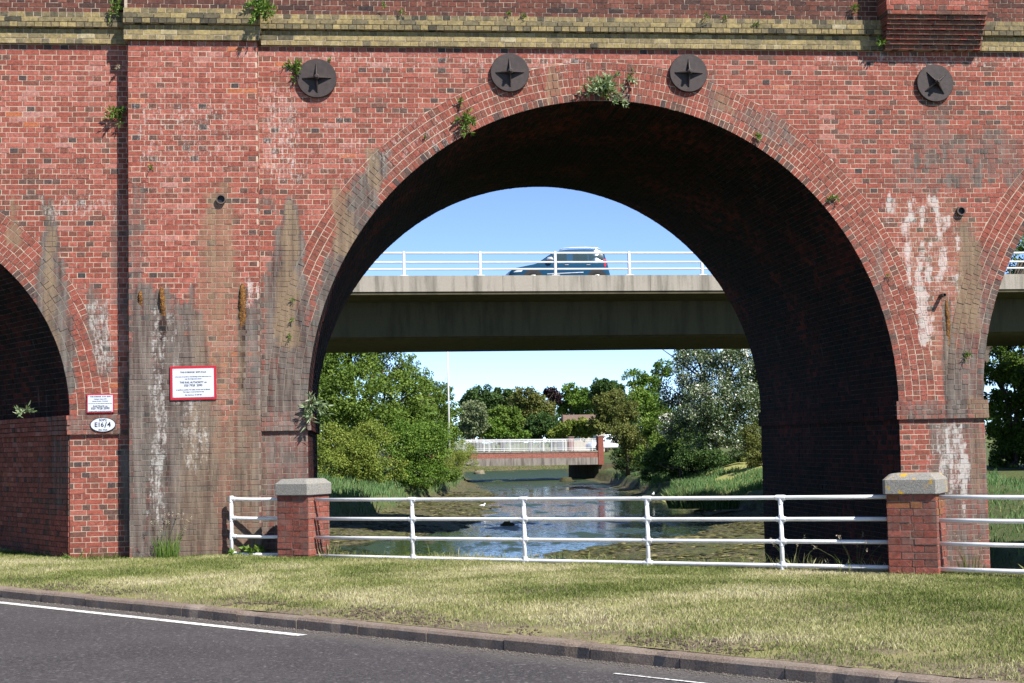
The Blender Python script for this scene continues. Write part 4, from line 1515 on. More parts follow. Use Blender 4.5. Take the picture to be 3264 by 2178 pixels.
# ------------------------------------------------------------------ white tube fence and brick pillars
def pillar(cx, cy, lich, label, rot, sc=1.1, w=0.235, h=0.85, zb=-0.12):
    root = empty('gate_pillar', (cx, cy, 0), label, 'brick pillar', 'brick pillars along the fence', rz=rot)
    root.scale = (sc, sc, 1)
    br = Bricks()
    n = int(round((h - zb) / 0.079))
    hh = (h - zb) / n
    for i in range(n):
        z0 = zb + i * hh
        for k in range(4):
            a = k * math.pi / 2
            ux = np.array((math.cos(a), math.sin(a), 0))
            nm = np.array((math.sin(a), -math.cos(a), 0))
            pat = [0.0, .225, .34, .47] if (i + k) % 2 else [0.0, .125, .25, .47]
            for a0, a1 in zip(pat[:-1], pat[1:]):
                p = [ux * (q - .235) + nm * .235 + np.array((0, 0, zq)) for q, zq in ((a0 + JH, z0 + JH), (a1 - JH, z0 + JH), (a1 - JH, z0 + hh - JH), (a0 + JH, z0 + hh - JH))]
                br.add(p, nm, 0.05, random.uniform(0.30, 0.74), 1)
    A = br.arrays(0.0025)
    tn = br.tone
    for i in range(len(A)):
        c = A[i].mean(0)
        stn = np.zeros((12, 4))
        stn[:, 0] = 0.15 + 0.30 * random.random()
        stn[:, 3] = lich * (0.42 if (c[2] > h - .2 and random.random() < .4) else 0)
        mobj('brick', A[i] - c, FACES12, MAT['brick'], root, attrs={'tone': np.full(12, tn[i]), 'stain': stn}, loc=tuple(c))
    o = MB().box(-.229, .229, -.229, .229, zb, h).obj('mortar_core', MAT['mortar'], root)
    setattrs(o.data, {'stain': np.tile((0.62, .2, 0, 0), (8, 1))})
    e, ch = 0.265, 0.055
    ringz = lambda s_, b_, z: [(x * s_ if abs(x) == 1 else x, y, z) for x, y in ()]
    def oc(s_, c_, z):
        return [(-s_ + c_, -s_, z), (s_ - c_, -s_, z), (s_, -s_ + c_, z), (s_, s_ - c_, z), (s_ - c_, s_, z), (-s_ + c_, s_, z), (-s_, s_ - c_, z), (-s_, -s_ + c_, z)]
    V = oc(e - .006, .03, h) + oc(e, .03, h + .008) + oc(e, .03, h + .155) + oc(e - ch, .03, h + .215) + oc(e - ch - .02, .02, h + .222)
    F = [tuple(range(7, -1, -1)), tuple(range(32, 40))]
    for k in range(4):
        F += [(k * 8 + i, k * 8 + (i + 1) % 8, (k + 1) * 8 + (i + 1) % 8, (k + 1) * 8 + i) for i in range(8)]
    o = mobj('cap_stone', V, F, MAT['cap'], root, attrs={'lichen': np.full(len(V), lich)})
    return root


FDIR = math.atan2(-0.80, 1.0)
pillar(-4.45, -0.84, 0.05, 'red brick pillar with grey stone cap in front of the pilaster', math.radians(-33))
pillar(2.31, -6.10, 1.0, 'red brick pillar with yellow lichen on its stone cap, in front of the right pier', math.radians(-31.5), 1.13, zb=-.14, h=.87)


def rail_span(mb, p, q, zs0, zs1, r):
    pass


def fence(name, label, rail_pts, posts, zl, zr, ends):
    """rails run through rail_pts (x, y); zl/zr are the rail heights at both ends"""
    A, B = np.array(rail_pts[0]), np.array(rail_pts[-1])
    L = np.linalg.norm(B - A)
    root = empty(name, (A[0], A[1], 0), label, 'railing', 'white tube railings along the verge')
    off = np.array((A[0], A[1], 0))

    def P(s_, z):
        q = A + (B - A) * s_
        return np.array((q[0], q[1], z)) - off
    for a, b in zip(zl, zr):
        pts = [P(s_, a + (b - a) * s_ - 0.006 * math.sin(math.pi * s_)) for s_ in np.linspace(0, 1, 9)]
        o = MB().tube(pts, 0.0235, 12).obj('rail', MAT['white_pipe'], root, True)
    for s_ in posts:
        zt = zl[0] + (zr[0] - zl[0]) * s_
        g = A + (B - A) * s_
        gzv = float(vz(g[0], g[1])) - .15
        lean = -.006
        MB().tube([P(s_, gzv), P(s_, zt - .02)], 0.0255, 12).obj('post', MAT['white_pipe'], root, True)
        for i, (a, b) in enumerate(zip(zl, zr)):
            z = a + (b - a) * s_ - 0.006 * math.sin(math.pi * s_)
            d = 0.058 / L
            mb = MB()
            mb.tube([P(s_ - d, z), P(s_ - d * .72, z), P(s_ + d * .72, z), P(s_ + d, z)], [.029, .0315, .0315, .029], 12)
            if i == 0:
                mb.tube([P(s_, z), P(s_, z - .075)], [.032, .030], 12)
            else:
                mb.tube([P(s_, z + .05), P(s_, z - .05)], [.031, .031], 12)
            auto_smooth(mb.obj('collar', MAT['white_pipe'], root))
    for s_ in ends:
        zt = zl[0] + (zr[0] - zl[0]) * s_
        g = A + (B - A) * s_
        gzv = float(vz(g[0], g[1])) - .15
        MB().tube([P(s_, gzv), P(s_, zt)], 0.0255, 12).obj('post', MAT['white_pipe'], root, True)
        for a, b in zip(zl, zr):
            z = a + (b - a) * s_
            auto_smooth(MB().tube([P(s_, z + .045), P(s_, z - .045)], .031, 12).tube([P(s_, z), P(s_ + .07 / L, z)], .030, 12).obj('collar', MAT['white_pipe'], root))
    return root


A0, B0_ = np.array((-4.28, -1.08)), np.array((2.15, -6.14))
Lf = np.linalg.norm(B0_ - A0)
fr = [(x - A0[0]) / (B0_[0] - A0[0]) for x in (-3.005, -1.655, -0.30, 1.035)]
fence('tube_railing', 'long white tube railing between the two brick pillars', [A0, B0_], fr, (0.785, 0.527, 0.272, 0.025), (0.838, 0.597, 0.347, 0.072), ())
fence('tube_railing', 'short white tube railing between the pilaster and the left brick pillar', [(-5.46, -.40), (-4.66, -.76)], [], (0.80, .535, .28, .04), (.795, .53, .275, .03), (0.0,))
fence('tube_railing', 'white tube railing running out of frame right of the lichened pillar', [(2.45, -6.36), (6.2, -9.6)], [0.52], (0.835, 0.585, 0.335, 0.065), (0.845, .60, .35, .08), ())
A_x = None


# ------------------------------------------------------------------ plants
def leaf_cards(P, Nn, ln, wd, tones, bend=0.25, up=None):
    """lanceolate leaves: 4 quads-ish (2 folded halves) per leaf, base at P pointing along Nn"""
    n = len(P)
    d = Nn / (np.linalg.norm(Nn, axis=1, keepdims=True) + 1e-9)
    r = rng.normal(size=(n, 3)) if up is None else up
    s = np.cross(d, r)
    s /= np.linalg.norm(s, axis=1, keepdims=True) + 1e-9
    nrm = np.cross(s, d)
    ln, wd = np.asarray(ln)[:, None], np.asarray(wd)[:, None]
    mid = P + d * ln * 0.45 - nrm * ln * bend * 0.15
    tip = P + d * ln - nrm * ln * bend
    V = np.stack([P, mid - s * wd, tip, mid + s * wd], 1).reshape(-1, 3)
    F = np.arange(n * 4).reshape(-1, 4)
    return V, F, np.repeat(tones, 4)


def wall_plant(name, label, px, py, Y, size, stems=6, leaf=0.075, mat='leaf_wall', lean=(0, -1, 0.5), n_leaf=14, cat='plant', group='plants rooted in the brickwork', at=None, spread=0.8, droop=0.3, slim=0.17):
    c = on_y(px, py, Y) if at is None else np.array(at, float)
    root = empty(name, tuple(c), label, cat, group)
    sm = MB()
    Ps, Ds = [], []
    for i in range(stems):
        d = np.array(lean, float) + rng.normal(0, spread, 3) * np.array((1, .6, .8))
        d[1] = -abs(d[1]) if Y < 1e8 and at is None else d[1]
        d /= np.linalg.norm(d)
        L = size * rng.uniform(.5, 1.05)
        pts = []
        for q in np.linspace(0, 1, 5):
            p = d * L * q + np.array((0, 0, -droop * L * q * q))
            pts.append(p)
        sm.tube(pts, [.004, .0035, .003, .002, .001], 5)
        for k in range(n_leaf):
            q = rng.uniform(.15, 1.0)
            p = d * L * q + np.array((0, 0, -droop * L * q * q))
            Ps.append(p)
            dd = d * .6 + rng.normal(0, .7, 3)
            dd[1] = -abs(dd[1]) if at is None else dd[1]
            Ds.append(dd)
    sm.obj('stem', MAT['stem'], root)
    n = len(Ps)
    ln = rng.uniform(.6, 1.2, n) * leaf
    V, F, tn = leaf_cards(np.array(Ps), np.array(Ds), ln, ln * slim, rng.random(n))
    o = mobj('foliage', V, F, MAT[mat], root, attrs={'tone': tn})
    o['kind'] = 'stuff'
    return root


WP = wall_plant
WP('wall_plant', 'dense bright green bush on the cornice at the right end of the pilaster', 598, 18, PY - .12, 0.26, 26, .075, n_leaf=26, lean=(.1, -.5, -.05), droop=.5)
WP('wall_plant', 'small leafy plant on the cornice just left of the pilaster', 268, 12, -.12, 0.17, 9, .07, n_leaf=12, lean=(0, -.6, -.3), droop=.4)
WP('wall_plant', 'leafy plant growing at the left rim of the tie plate nearest the pilaster', 674, 158, -.01, 0.19, 12, .065, n_leaf=16, lean=(0, -.5, .3))
WP('wall_plant', 'tiny tuft at the upper right rim of the tie plate nearest the pilaster', 759, 140, -.02, 0.055, 4, .045, n_leaf=5)
WP('wall_plant', 'dark leafy plant in the shadowed corner left of the upper pilaster', 272, 262, -.03, 0.20, 8, .09, n_leaf=11, mat='leaf_wall', lean=(-.3, -.7, -.1))
WP('wall_plant', 'withered flower spike in the corner left of the upper pilaster', 284, 152, -.03, 0.22, 2, .035, n_leaf=40, mat='dead', lean=(-.75, -.7, -.25), spread=.06, droop=.2)
WP('wall_plant', 'bright leafy plant on the left haunch of the main arch ring', 1068, 275, -.01, 0.22, 10, .085, n_leaf=16, lean=(.3, -.6, -.05))
WP('wall_plant', 'upright shoot above the plant on the left haunch of the main arch ring', 1056, 246, -.01, 0.16, 3, .08, n_leaf=8, lean=(.15, -.35, .9), spread=.2, droop=0)
WP('wall_plant', 'large grey green buddleia bush at the crown of the main arch', 1385, 200, -.02, 0.40, 20, .10, n_leaf=22, mat='leaf_buddleia', lean=(-.05, -.7, .30), spread=.9)
WP('wall_plant', 'bright green tuft low in the centre of the crown bush', 1386, 205, -.05, 0.13, 9, .07, n_leaf=14, lean=(.05, -.7, -.1))
WP('wall_plant', 'small sprig to the right of the crown bush', 1440, 178, -.02, 0.20, 5, .085, n_leaf=9, mat='leaf_buddleia', lean=(.4, -.6, .05))
WP('wall_plant', 'small bright tuft on the right shoulder of the main arch ring', 1738, 316, -.01, 0.10, 6, .055, n_leaf=9)
WP('wall_plant', 'small tuft lower down the right side of the main arch ring', 1909, 456, -.01, 0.115, 7, .06, n_leaf=9)
WP('wall_plant', 'tiny sprig beside a hole on the right arch ring', 2036, 634, -.01, 0.07, 3, .045, n_leaf=5)
WP('wall_plant', 'small tuft at the foot of the ring between the main and right arches', 2213, 815, -.01, 0.12, 5, .06, n_leaf=7, mat='leaf_wall')
WP('wall_plant', 'big pale buddleia sprouting above the impost at the left jamb of the main arch', 714, 935, -.03, 0.29, 10, .115, n_leaf=14, mat='leaf_buddleia', lean=(.55, -.5, .05), slim=.14)
WP('wall_plant', 'pale buddleia sprout on the impost of the road arch at far left', 56, 948, -.3, 0.16, 6, .09, n_leaf=9, mat='leaf_buddleia', lean=(0, -.4, .6))
WP('wall_plant', 'small fern on the cornice below the corbelled refuge', 2018, 98, -.12, 0.13, 8, .07, n_leaf=8)
WP('wall_plant', 'small plant on the parapet left of the corbelled refuge', 1958, 20, -.06, 0.12, 7, .065, n_leaf=7)
for i, (x, y, lb) in enumerate(((1166, 33, 'first small tuft from the left on the cornice above the main arch'), (1203, 41, 'tiny tuft on the cornice just right of the first small tuft'),
                                (1622, 38, 'small tuft on the cornice above the right of centre tie plate'), (1667, 42, 'leafy tuft on the cornice right of the small tuft'),
                                (1732, 55, 'trailing tuft on the cornice with its shadow on the band below'), (920, 30, 'tiny tuft on the cornice right of the dense cornice bush'),
                                (880, 12, 'tiny dark tuft on the parapet right of the dense cornice bush'))):
    WP('wall_plant', lb, x, y, -.115, 0.075 + .015 * (i % 3), 5, .045, n_leaf=6)
for i, (x, y, lb) in enumerate(((672, 690, 'uppermost tuft in the crack left of the main arch'), (671, 735, 'middle tuft in the crack left of the main arch'), (664, 775, 'lowest tuft in the crack left of the main arch'), (975, 318, 'small dry tuft below the plant on the left haunch'),
                                (345, 384, 'tiny sprig in a hole of the upper pilaster'))):
    WP('wall_plant', lb, x, y, PY if i == 4 else -.01, 0.06, 4, .04, n_leaf=6)


def grass_tuft(name, label, c, n, h, w=0.006, spread=0.12, mat='leaf_reed', heads=0, cat='weed', group='weeds at the foot of the wall', fan=0.45):
    root = empty(name, tuple(c), label, cat, group)
    a = rng.uniform(0, 2 * math.pi, n)
    r = np.sqrt(rng.random(n)) * spread
    B = np.stack([np.cos(a) * r, np.sin(a) * r, np.full(n, -.02)], 1)
    hh = h * rng.uniform(.45, 1.05, n)
    out = rng.uniform(.05, fan, n) * hh
    b = a + rng.normal(0, .6, n)
    T = B + np.stack([np.cos(b) * out, np.sin(b) * out, hh], 1)
    M_ = B * .45 + T * .55 + np.stack([0 * a, 0 * a, hh * .12], 1) - np.stack([np.cos(b) * out, np.sin(b) * out, 0 * a], 1) * .18
    sa = rng.uniform(0, 2 * math.pi, n)
    S = np.stack([np.cos(sa), np.sin(sa), 0 * sa], 1) * w
    V = np.stack([B - S, B + S, M_ + S * .8, T, M_ - S * .8], 1).reshape(-1, 3)
    o = mobj('blades', V, np.arange(n * 5).reshape(-1, 5), MAT[mat], root, attrs={'tone': np.repeat(rng.random(n), 5)})
    o['kind'] = 'stuff'
    if heads:
        Ps, Ds = [], []
        sm = MB()
        for i in range(heads):
            aa = rng.uniform(0, 2 * math.pi)
            tip = np.array((math.cos(aa) * spread * rng.uniform(.4, 2.2), math.sin(aa) * spread, h * rng.uniform(1.0, 1.7)))
            sm.tube([(0, 0, 0), tip * .55 + np.array((0, 0, .04)), tip], [.002, .0016, .0012], 4)
            for k in range(9):
                Ps.append(tip * (1 - .012 * k))
                Ds.append(rng.normal(0, 1, 3) + np.array((0, 0, .9)))
        sm.obj('flower_stalk', MAT['dead'].copy() if False else MAT['stem'], root)
        V, F, tn = leaf_cards(np.array(Ps), np.array(Ds), np.full(len(Ps), .022), np.full(len(Ps), .005), rng.random(len(Ps)))
        mobj('seed_head', V, F, MAT['dead'], root, attrs={'tone': tn})['kind'] = 'stuff'
    return root


g = lambda px, py: on_z(px, py, -.02)
gp = on_y(383, 1275, PY - .18)
grass_tuft('tall_weed', 'tall grassy weed with seed heads against the foot of the pilaster', (gp[0], gp[1], -.02), 150, .40, .004, .16, 'leaf_wall', 18)
gp = on_y(585, 1275, PY - .25)
WP('broadleaf_weed', 'leafy green weed under the short railing beside the left pillar', 0, 0, 0, .24, 14, .085, at=(gp[0], gp[1], -.02), lean=(0, 0, 1), n_leaf=13, droop=.2, slim=.36, cat='weed', group='weeds at the foot of the wall', spread=.7)
gp = on_y(533, 1276, PY - .28)
WP('broadleaf_weed', 'small leafy weed at the end post of the short railing', 0, 0, 0, .14, 8, .07, at=(gp[0], gp[1], -.02), lean=(0, 0, 1), n_leaf=9, droop=.2, slim=.36, cat='weed', group='weeds at the foot of the wall')
gp = on_y(150, 1280, -.15)
WP('broadleaf_weed', 'tiny weed at the corner of the road arch pier', 0, 0, 0, .09, 6, .05, at=(gp[0], gp[1], -.02), lean=(0, 0, 1), n_leaf=7, slim=.3, cat='weed', group='weeds at the foot of the wall')
WP('broadleaf_weed', 'pale leafy weed behind the long railing near its second post', 0, 0, 0, .22, 8, .11, at=(-1.22, -3.28, -.06), lean=(0, 0, 1), n_leaf=9, mat='leaf_buddleia', slim=.16, cat='weed', group='weeds at the foot of the wall')
grass_tuft('tall_grass_tuft', 'tall thin grass behind the railing just left of the lichened pillar', (1.75, -5.72, -.06), 45, .30, .0025, .30, 'grass', 8)
grass_tuft('tall_grass_tuft', 'sparse tall grass behind the railing near its fourth post', (1.2, -5.15, -.06), 24, .28, .0025, .25, 'grass', 5)
grass_tuft('tall_grass_tuft', 'feathery weed at the right foot of the lichened pillar', (2.85, -6.2, -.06), 50, .34, .004, .12, 'leaf_olive', 8)
grass_tuft('tall_grass_tuft', 'low dry grass at the left foot of the lichened pillar', (2.08, -6.25, -.06), 60, .16, .004, .14, 'grass', 0)
grass_tuft('tall_grass_tuft', 'thin grass at the right foot of the left pillar', (-4.10, -1.1, -.03), 60, .26, .0035, .16, 'grass', 2)
gp = on_y(210, 1270, -.1)
grass_tuft('tall_grass_tuft', 'low grass along the foot of the road arch pier', (gp[0], -.12, -.03), 120, .12, .004, .35, 'grass', 0)


# ------------------------------------------------------------------ trees
def tree(name, label, base, clumps, mat, n_leaf, leaf, seed=0, depth_ratio=0.9, group='trees along the river', trunk=True, cat='tree', slim=0.42, hang=0.0, tmean=0.5):
    """clumps: (xD, yD, rxD, ryD, depth); the crown is leaves spread through those ellipsoids, limbs reach each of them"""
    n_leaf, leaf = int(n_leaf * 1.75), leaf * .78
    r_ = np.random.default_rng(seed)
    C, Rr = [], []
    for x, y, rx, ry, d in clumps:
        d = d * 1.10 if d < 135 else 240 + (d - 150) * .5
        s_ = d * KD / FPX
        C.append(at_depth(x, y, d))
        Rr.append((rx * s_, (rx + ry) * .5 * s_ * depth_ratio, ry * s_))
    C, Rr = np.array(C), np.array(Rr)
    base = np.array(base, float)
    root = empty(name, tuple(base), label, cat, group)
    vol = np.prod(Rr, axis=1) ** (2 / 3)
    # sub-clumps: leafy tufts on the surface of every ellipsoid
    nsub = np.maximum(8, (vol / vol.sum() * max(80, n_leaf / 90)).astype(int))
    sc, sr, stn = [], [], []
    for k in range(len(C)):
        for _ in range(nsub[k]):
            v_ = r_.normal(size=3)
            v_ /= np.linalg.norm(v_)
            q = r_.uniform(.45, 1.0)
            sc.append(C[k] + v_ * Rr[k] * q)
            sr.append(np.mean(Rr[k]) * r_.uniform(.20, .42))
            stn.append(r_.normal(0, .20))
    sc, sr, stn = np.array(sc), np.array(sr), np.array(stn)
    pick = r_.choice(len(sc), n_leaf, p=sr ** 1.6 / (sr ** 1.6).sum())
    v_ = r_.normal(size=(n_leaf, 3))
    v_ /= np.linalg.norm(v_, axis=1, keepdims=True)
    q = r_.random(n_leaf) ** 0.45
    P = sc[pick] + v_ * (sr[pick] * q)[:, None] * np.array((1, 1, .8))
    d = v_ + r_.normal(0, .8, (n_leaf, 3)) + np.array((0, -.1, -.15 - hang))
    ln = leaf * r_.uniform(.6, 1.3, n_leaf)
    tn = np.clip(tmean + stn[pick] + r_.normal(0, .11 if mat != 'leaf_poplar' else .2, n_leaf), 0, 1)
    up = v_ * .8 + r_.normal(0, .7, (n_leaf, 3)) + np.array((0, 0, .6))
    V, F, tn = leaf_cards(P - base, d, ln, ln * slim, tn, .2, up)
    if trunk:
        mb = MB()
        top = C.mean(0) - base
        h0 = max(.8, top[2] * .55)
        tr = max(.06, 0.028 * (C[:, 2].max() - base[2] + 2))
        j = np.array((top[0] * .35, top[1] * .35, h0))
        mb.tube([(0, 0, -.4), (j * .5 + r_.normal(0, .05, 3)), j], [tr * 1.15, tr * .9, tr * .75], 8)
        mb.obj('trunk', MAT['bark'], root, True)
        lb = MB()
        for k in range(len(C)):
            e = C[k] - base
            m_ = j * .45 + e * .55 + r_.normal(0, .2, 3)
            lb.tube([j, m_, e], [tr * .6, tr * .38, tr * .12], 6)
            for _ in range(3):
                e2 = e + r_.normal(0, .6, 3) * Rr[k]
                lb.tube([m_, (m_ + e2) / 2 + r_.normal(0, .1, 3), e2], [tr * .3, tr * .18, tr * .05], 5)
        lb.obj('limbs', MAT['bark'], root, True)
    o = mobj('crown', V, F, MAT[mat], root, attrs={'tone': tn})
    o['kind'] = 'stuff'
    return root


def gbase(x, y, d, dz=0.0):
    d = d * 1.10
    P = at_depth(x, y, d)
    return (P[0], P[1], float(terrain(np.array(P[0]), np.array(P[1]))) + dz)


T = tree
# left bank beyond the road bridge
T('broadleaf_tree', 'tall leafy tree filling the left of the arch, its top behind the bridge girder', gbase(810, 1100, 96), [(790, 820, 80, 70, 94), (880, 850, 75, 55, 95), (825, 915, 95, 70, 92), (925, 920, 66, 85, 95), (755, 910, 55, 95, 92), (965, 985, 60, 65, 95), (800, 750, 80, 60, 94), (720, 850, 60, 90, 93), (870, 780, 70, 50, 96)], 'leaf_mid', 26000, .20, 1)
T('sapling_tree', 'slim tree with spiky upright shoots at the top right of the left bank', gbase(965, 1080, 99), [(944, 835, 11, 26, 99), (962, 855, 17, 28, 99), (983, 872, 10, 38, 99), (970, 900, 30, 35, 99), (995, 905, 20, 30, 99), (950, 960, 40, 55, 98)], 'leaf_mid', 5200, .17, 2, tmean=.6)
T('bushy_shrub', 'bright yellow green shrub low on the left bank beside the jamb', gbase(770, 1135, 84), [(770, 1015, 60, 48, 86), (850, 1005, 55, 45, 87), (750, 1075, 50, 46, 84), (835, 1075, 66, 40, 85), (810, 1040, 60, 40, 85), (905, 1075, 36, 30, 86), (720, 1030, 40, 50, 85)], 'leaf_yellow', 17000, .14, 3, cat='shrub')
T('bushy_shrub', 'mid green shrub in the middle of the left bank', gbase(940, 1120, 91), [(930, 1030, 55, 65, 91), (985, 1025, 50, 62, 92), (955, 1090, 50, 30, 90), (1000, 1080, 36, 30, 91), (900, 985, 40, 40, 92)], 'leaf_bright', 14000, .15, 4, cat='shrub', tmean=.42)
T('feathery_shrub', 'pale feathery shrub at the right end of the left bank by the footbridge', gbase(1000, 1090, 108), [(1082, 1045, 20, 26, 106), (1088, 1068, 16, 18, 106), (1040, 1050, 38, 34, 103), (1062, 1035, 30, 28, 104), (1020, 1075, 34, 22, 101), (1055, 1065, 34, 22, 103)], 'leaf_yellow', 9000, .11, 5, cat='shrub', slim=.2, tmean=.62)
T('broadleaf_tree', 'dark small tree behind the left bank with pointed top', gbase(1015, 1075, 115), [(1005, 905, 24, 34, 115), (1025, 905, 20, 26, 116), (1005, 950, 34, 42, 114), (1035, 960, 26, 36, 116), (1020, 1005, 40, 30, 114)], 'leaf_mid', 7500, .18, 6, tmean=.4)
# far trees, left to right
FAR = [('silvery willow tree behind the left end of the footbridge', [(1085, 945, 28, 30), (1075, 985, 30, 26), (1098, 975, 22, 24)], 'leaf_silver', 150, 6000),
       ('dark round tree on the skyline at the far left of the river gap', [(1100, 907, 30, 24), (1085, 925, 26, 26), (1125, 925, 28, 30)], 'leaf_dark', 196, 5200),
       ('dark spreading tree on the skyline left of the yellowish tree', [(1150, 908, 22, 20), (1168, 915, 20, 26), (1145, 935, 24, 28)], 'leaf_dark', 200, 4200),
       ('big yellowish green domed tree at the centre of the river gap', [(1215, 915, 34, 30), (1195, 935, 30, 32), (1240, 940, 32, 34), (1218, 960, 40, 30)], 'leaf_olive', 186, 8000),
       ('low copper purple tree peeping over the domed tree', [(1262, 900, 16, 12), (1275, 912, 14, 14)], 'leaf_purple', 214, 1600),
       ('bright green rounded tree behind the house roof', [(1305, 895, 22, 18), (1325, 915, 32, 28), (1300, 930, 26, 26), (1340, 935, 26, 24)], 'leaf_bright', 222, 5600),
       ('dark tree on the skyline right of the house', [(1385, 885, 26, 17), (1405, 895, 26, 24), (1370, 905, 20, 22)], 'leaf_dark', 210, 4200),
       ('mid green tree above the left end of the footbridge railing', [(1165, 965, 34, 30), (1140, 960, 26, 28), (1170, 990, 34, 20)], 'leaf_mid', 166, 6000),
       ('dark tree in the hollow left of the house', [(1240, 975, 30, 26), (1262, 985, 24, 22), (1225, 990, 26, 20)], 'leaf_dark', 170, 4600),
       ('green bushy tree right behind the footbridge railing', [(1120, 985, 34, 24), (1145, 995, 30, 18), (1185, 1000, 34, 14)], 'leaf_bright', 160, 5200),
       ('sunlit bushy tree in front of the house below its roof', [(1310, 985, 34, 20), (1340, 985, 28, 22), (1280, 998, 30, 14)], 'leaf_yellow', 163, 5200),
       ('olive tree right of the house', [(1385, 930, 30, 28), (1410, 915, 26, 24), (1400, 960, 34, 34), (1375, 975, 24, 26)], 'leaf_olive', 156, 7000)]
for i, (lb, cl, mt, d, n) in enumerate(FAR):
    bx = np.mean([c_[0] for c_ in cl])
    P = at_depth(bx, 1030, 240 + (d - 150) * .5)
    T('background_tree', lb, (P[0], P[1], -.6), [(*c_, d + (k % 3) * 2) for k, c_ in enumerate(cl)], mt, n, (.36 + .0004 * d), 20 + i, group='trees beyond the footbridge')
T('broadleaf_tree', 'bright green maple like tree rising at the left of the white poplar', gbase(1475, 1050, 128), [(1452, 865, 20, 24, 128), (1490, 880, 30, 30, 128), (1470, 920, 38, 36, 127), (1520, 850, 24, 26, 130), (1500, 950, 40, 40, 126)], 'leaf_bright', 8500, .24, 41)
T('broadleaf_tree', 'olive green tree overhanging the right end of the footbridge', gbase(1440, 1060, 122), [(1435, 945, 30, 40, 121), (1430, 1000, 36, 34, 118), (1460, 1010, 34, 40, 118), (1415, 985, 20, 28, 120), (1450, 1045, 34, 26, 118)], 'leaf_olive', 9500, .18, 42)
T('white_poplar_tree', 'large white poplar with glinting pale leaves on the right bank', gbase(1640, 1060, 98), [(1600, 850, 58, 55, 98), (1680, 840, 60, 60, 97), (1555, 905, 50, 48, 99), (1640, 930, 74, 56, 95), (1715, 930, 46, 70, 95), (1560, 975, 48, 46, 97), (1640, 1000, 66, 40, 95), (1590, 790, 50, 40, 99), (1690, 770, 60, 50, 98), (1760, 870, 50, 80, 97), (1715, 1010, 44, 40, 94)], 'leaf_poplar', 30000, .17, 43)
T('bushy_shrub', 'dark shaded shrub under the white poplar', gbase(1560, 1075, 96), [(1530, 1040, 46, 30, 98), (1590, 1050, 50, 28, 95), (1500, 1055, 40, 26, 100), (1640, 1050, 40, 26, 93)], 'leaf_dark', 8000, .15, 44, cat='shrub')
T('bushy_shrub', 'olive shrub beside the right far jamb of the arch', gbase(1735, 1080, 88), [(1735, 1015, 34, 40, 89), (1760, 1040, 30, 40, 88), (1725, 1055, 24, 26, 88)], 'leaf_olive', 5000, .14, 45, cat='shrub')
T('bushy_shrub', 'green shrub filling the gap between the olive tree and the white poplar', gbase(1505, 1060, 112), [(1500, 990, 34, 36, 113), (1530, 1000, 34, 34, 111), (1510, 1035, 44, 30, 110), (1480, 1050, 34, 26, 112), (1535, 960, 30, 30, 112)], 'leaf_mid', 9000, .16, 51, cat='shrub')
T('bushy_shrub', 'dark shrub under the olive tree at the right end of the footbridge', gbase(1440, 1075, 124), [(1425, 1060, 30, 20, 124), (1460, 1062, 34, 24, 122), (1490, 1070, 30, 22, 118), (1440, 1040, 34, 24, 124)], 'leaf_dark', 6500, .15, 52, cat='shrub')
T('bushy_shrub', 'low shrub overhanging the left mud below the mid green shrub', gbase(930, 1128, 92), [(870, 1108, 40, 20, 90), (925, 1105, 44, 22, 92), (985, 1100, 36, 20, 95), (1030, 1090, 30, 16, 100), (800, 1115, 46, 22, 87)], 'leaf_mid', 9500, .13, 53, cat='shrub', tmean=.45)
T('bushy_shrub', 'dark spreading shrub behind the grass mounds on the right bank', gbase(1640, 1075, 100), [(1570, 1060, 44, 26, 100), (1630, 1058, 44, 26, 99), (1690, 1052, 40, 28, 98), (1500, 1085, 34, 22, 104), (1540, 1080, 30, 20, 101), (1740, 1050, 36, 26, 98)], 'leaf_dark', 11000, .14, 54, cat='shrub')
# seen through the right arch
T('broadleaf_tree', 'dark sycamore seen through the right arch below the girder', gbase(2330, 1130, 72), [(2320, 860, 50, 50, 74), (2285, 840, 36, 46, 73), (2280, 920, 34, 44, 72), (2290, 1000, 34, 44, 72), (2300, 1100, 44, 30, 70), (2350, 1110, 50, 30, 70), (2370, 900, 60, 60, 73), (2310, 960, 46, 50, 73), (2350, 1020, 60, 55, 72), (2400, 980, 60, 70, 74), (2300, 1060, 40, 40, 72), (2340, 800, 60, 50, 75)], 'leaf_mid', 19000, .20, 46, tmean=.35)
T('broadleaf_tree', 'treetop showing above the road bridge railing at the right edge', (30.5, 62, -1), [(2340, 590, 26, 40, 92), (2380, 560, 40, 50, 92), (2350, 660, 50, 50, 92), (2400, 640, 50, 60, 92)], 'leaf_mid', 6500, .20, 47)
# leafy shade trees off to the sides of the view
T('broadleaf_tree', 'tall tree on the right bank behind the right pier', gbase(1880, 1080, 72), [(1850, 830, 70, 80, 72), (1940, 800, 80, 90, 73), (2040, 880, 80, 90, 72), (1860, 950, 72, 70, 71), (1970, 980, 90, 70, 71), (1840, 1040, 60, 40, 70), (2100, 980, 80, 80, 72)], 'leaf_mid', 12000, .24, 48)


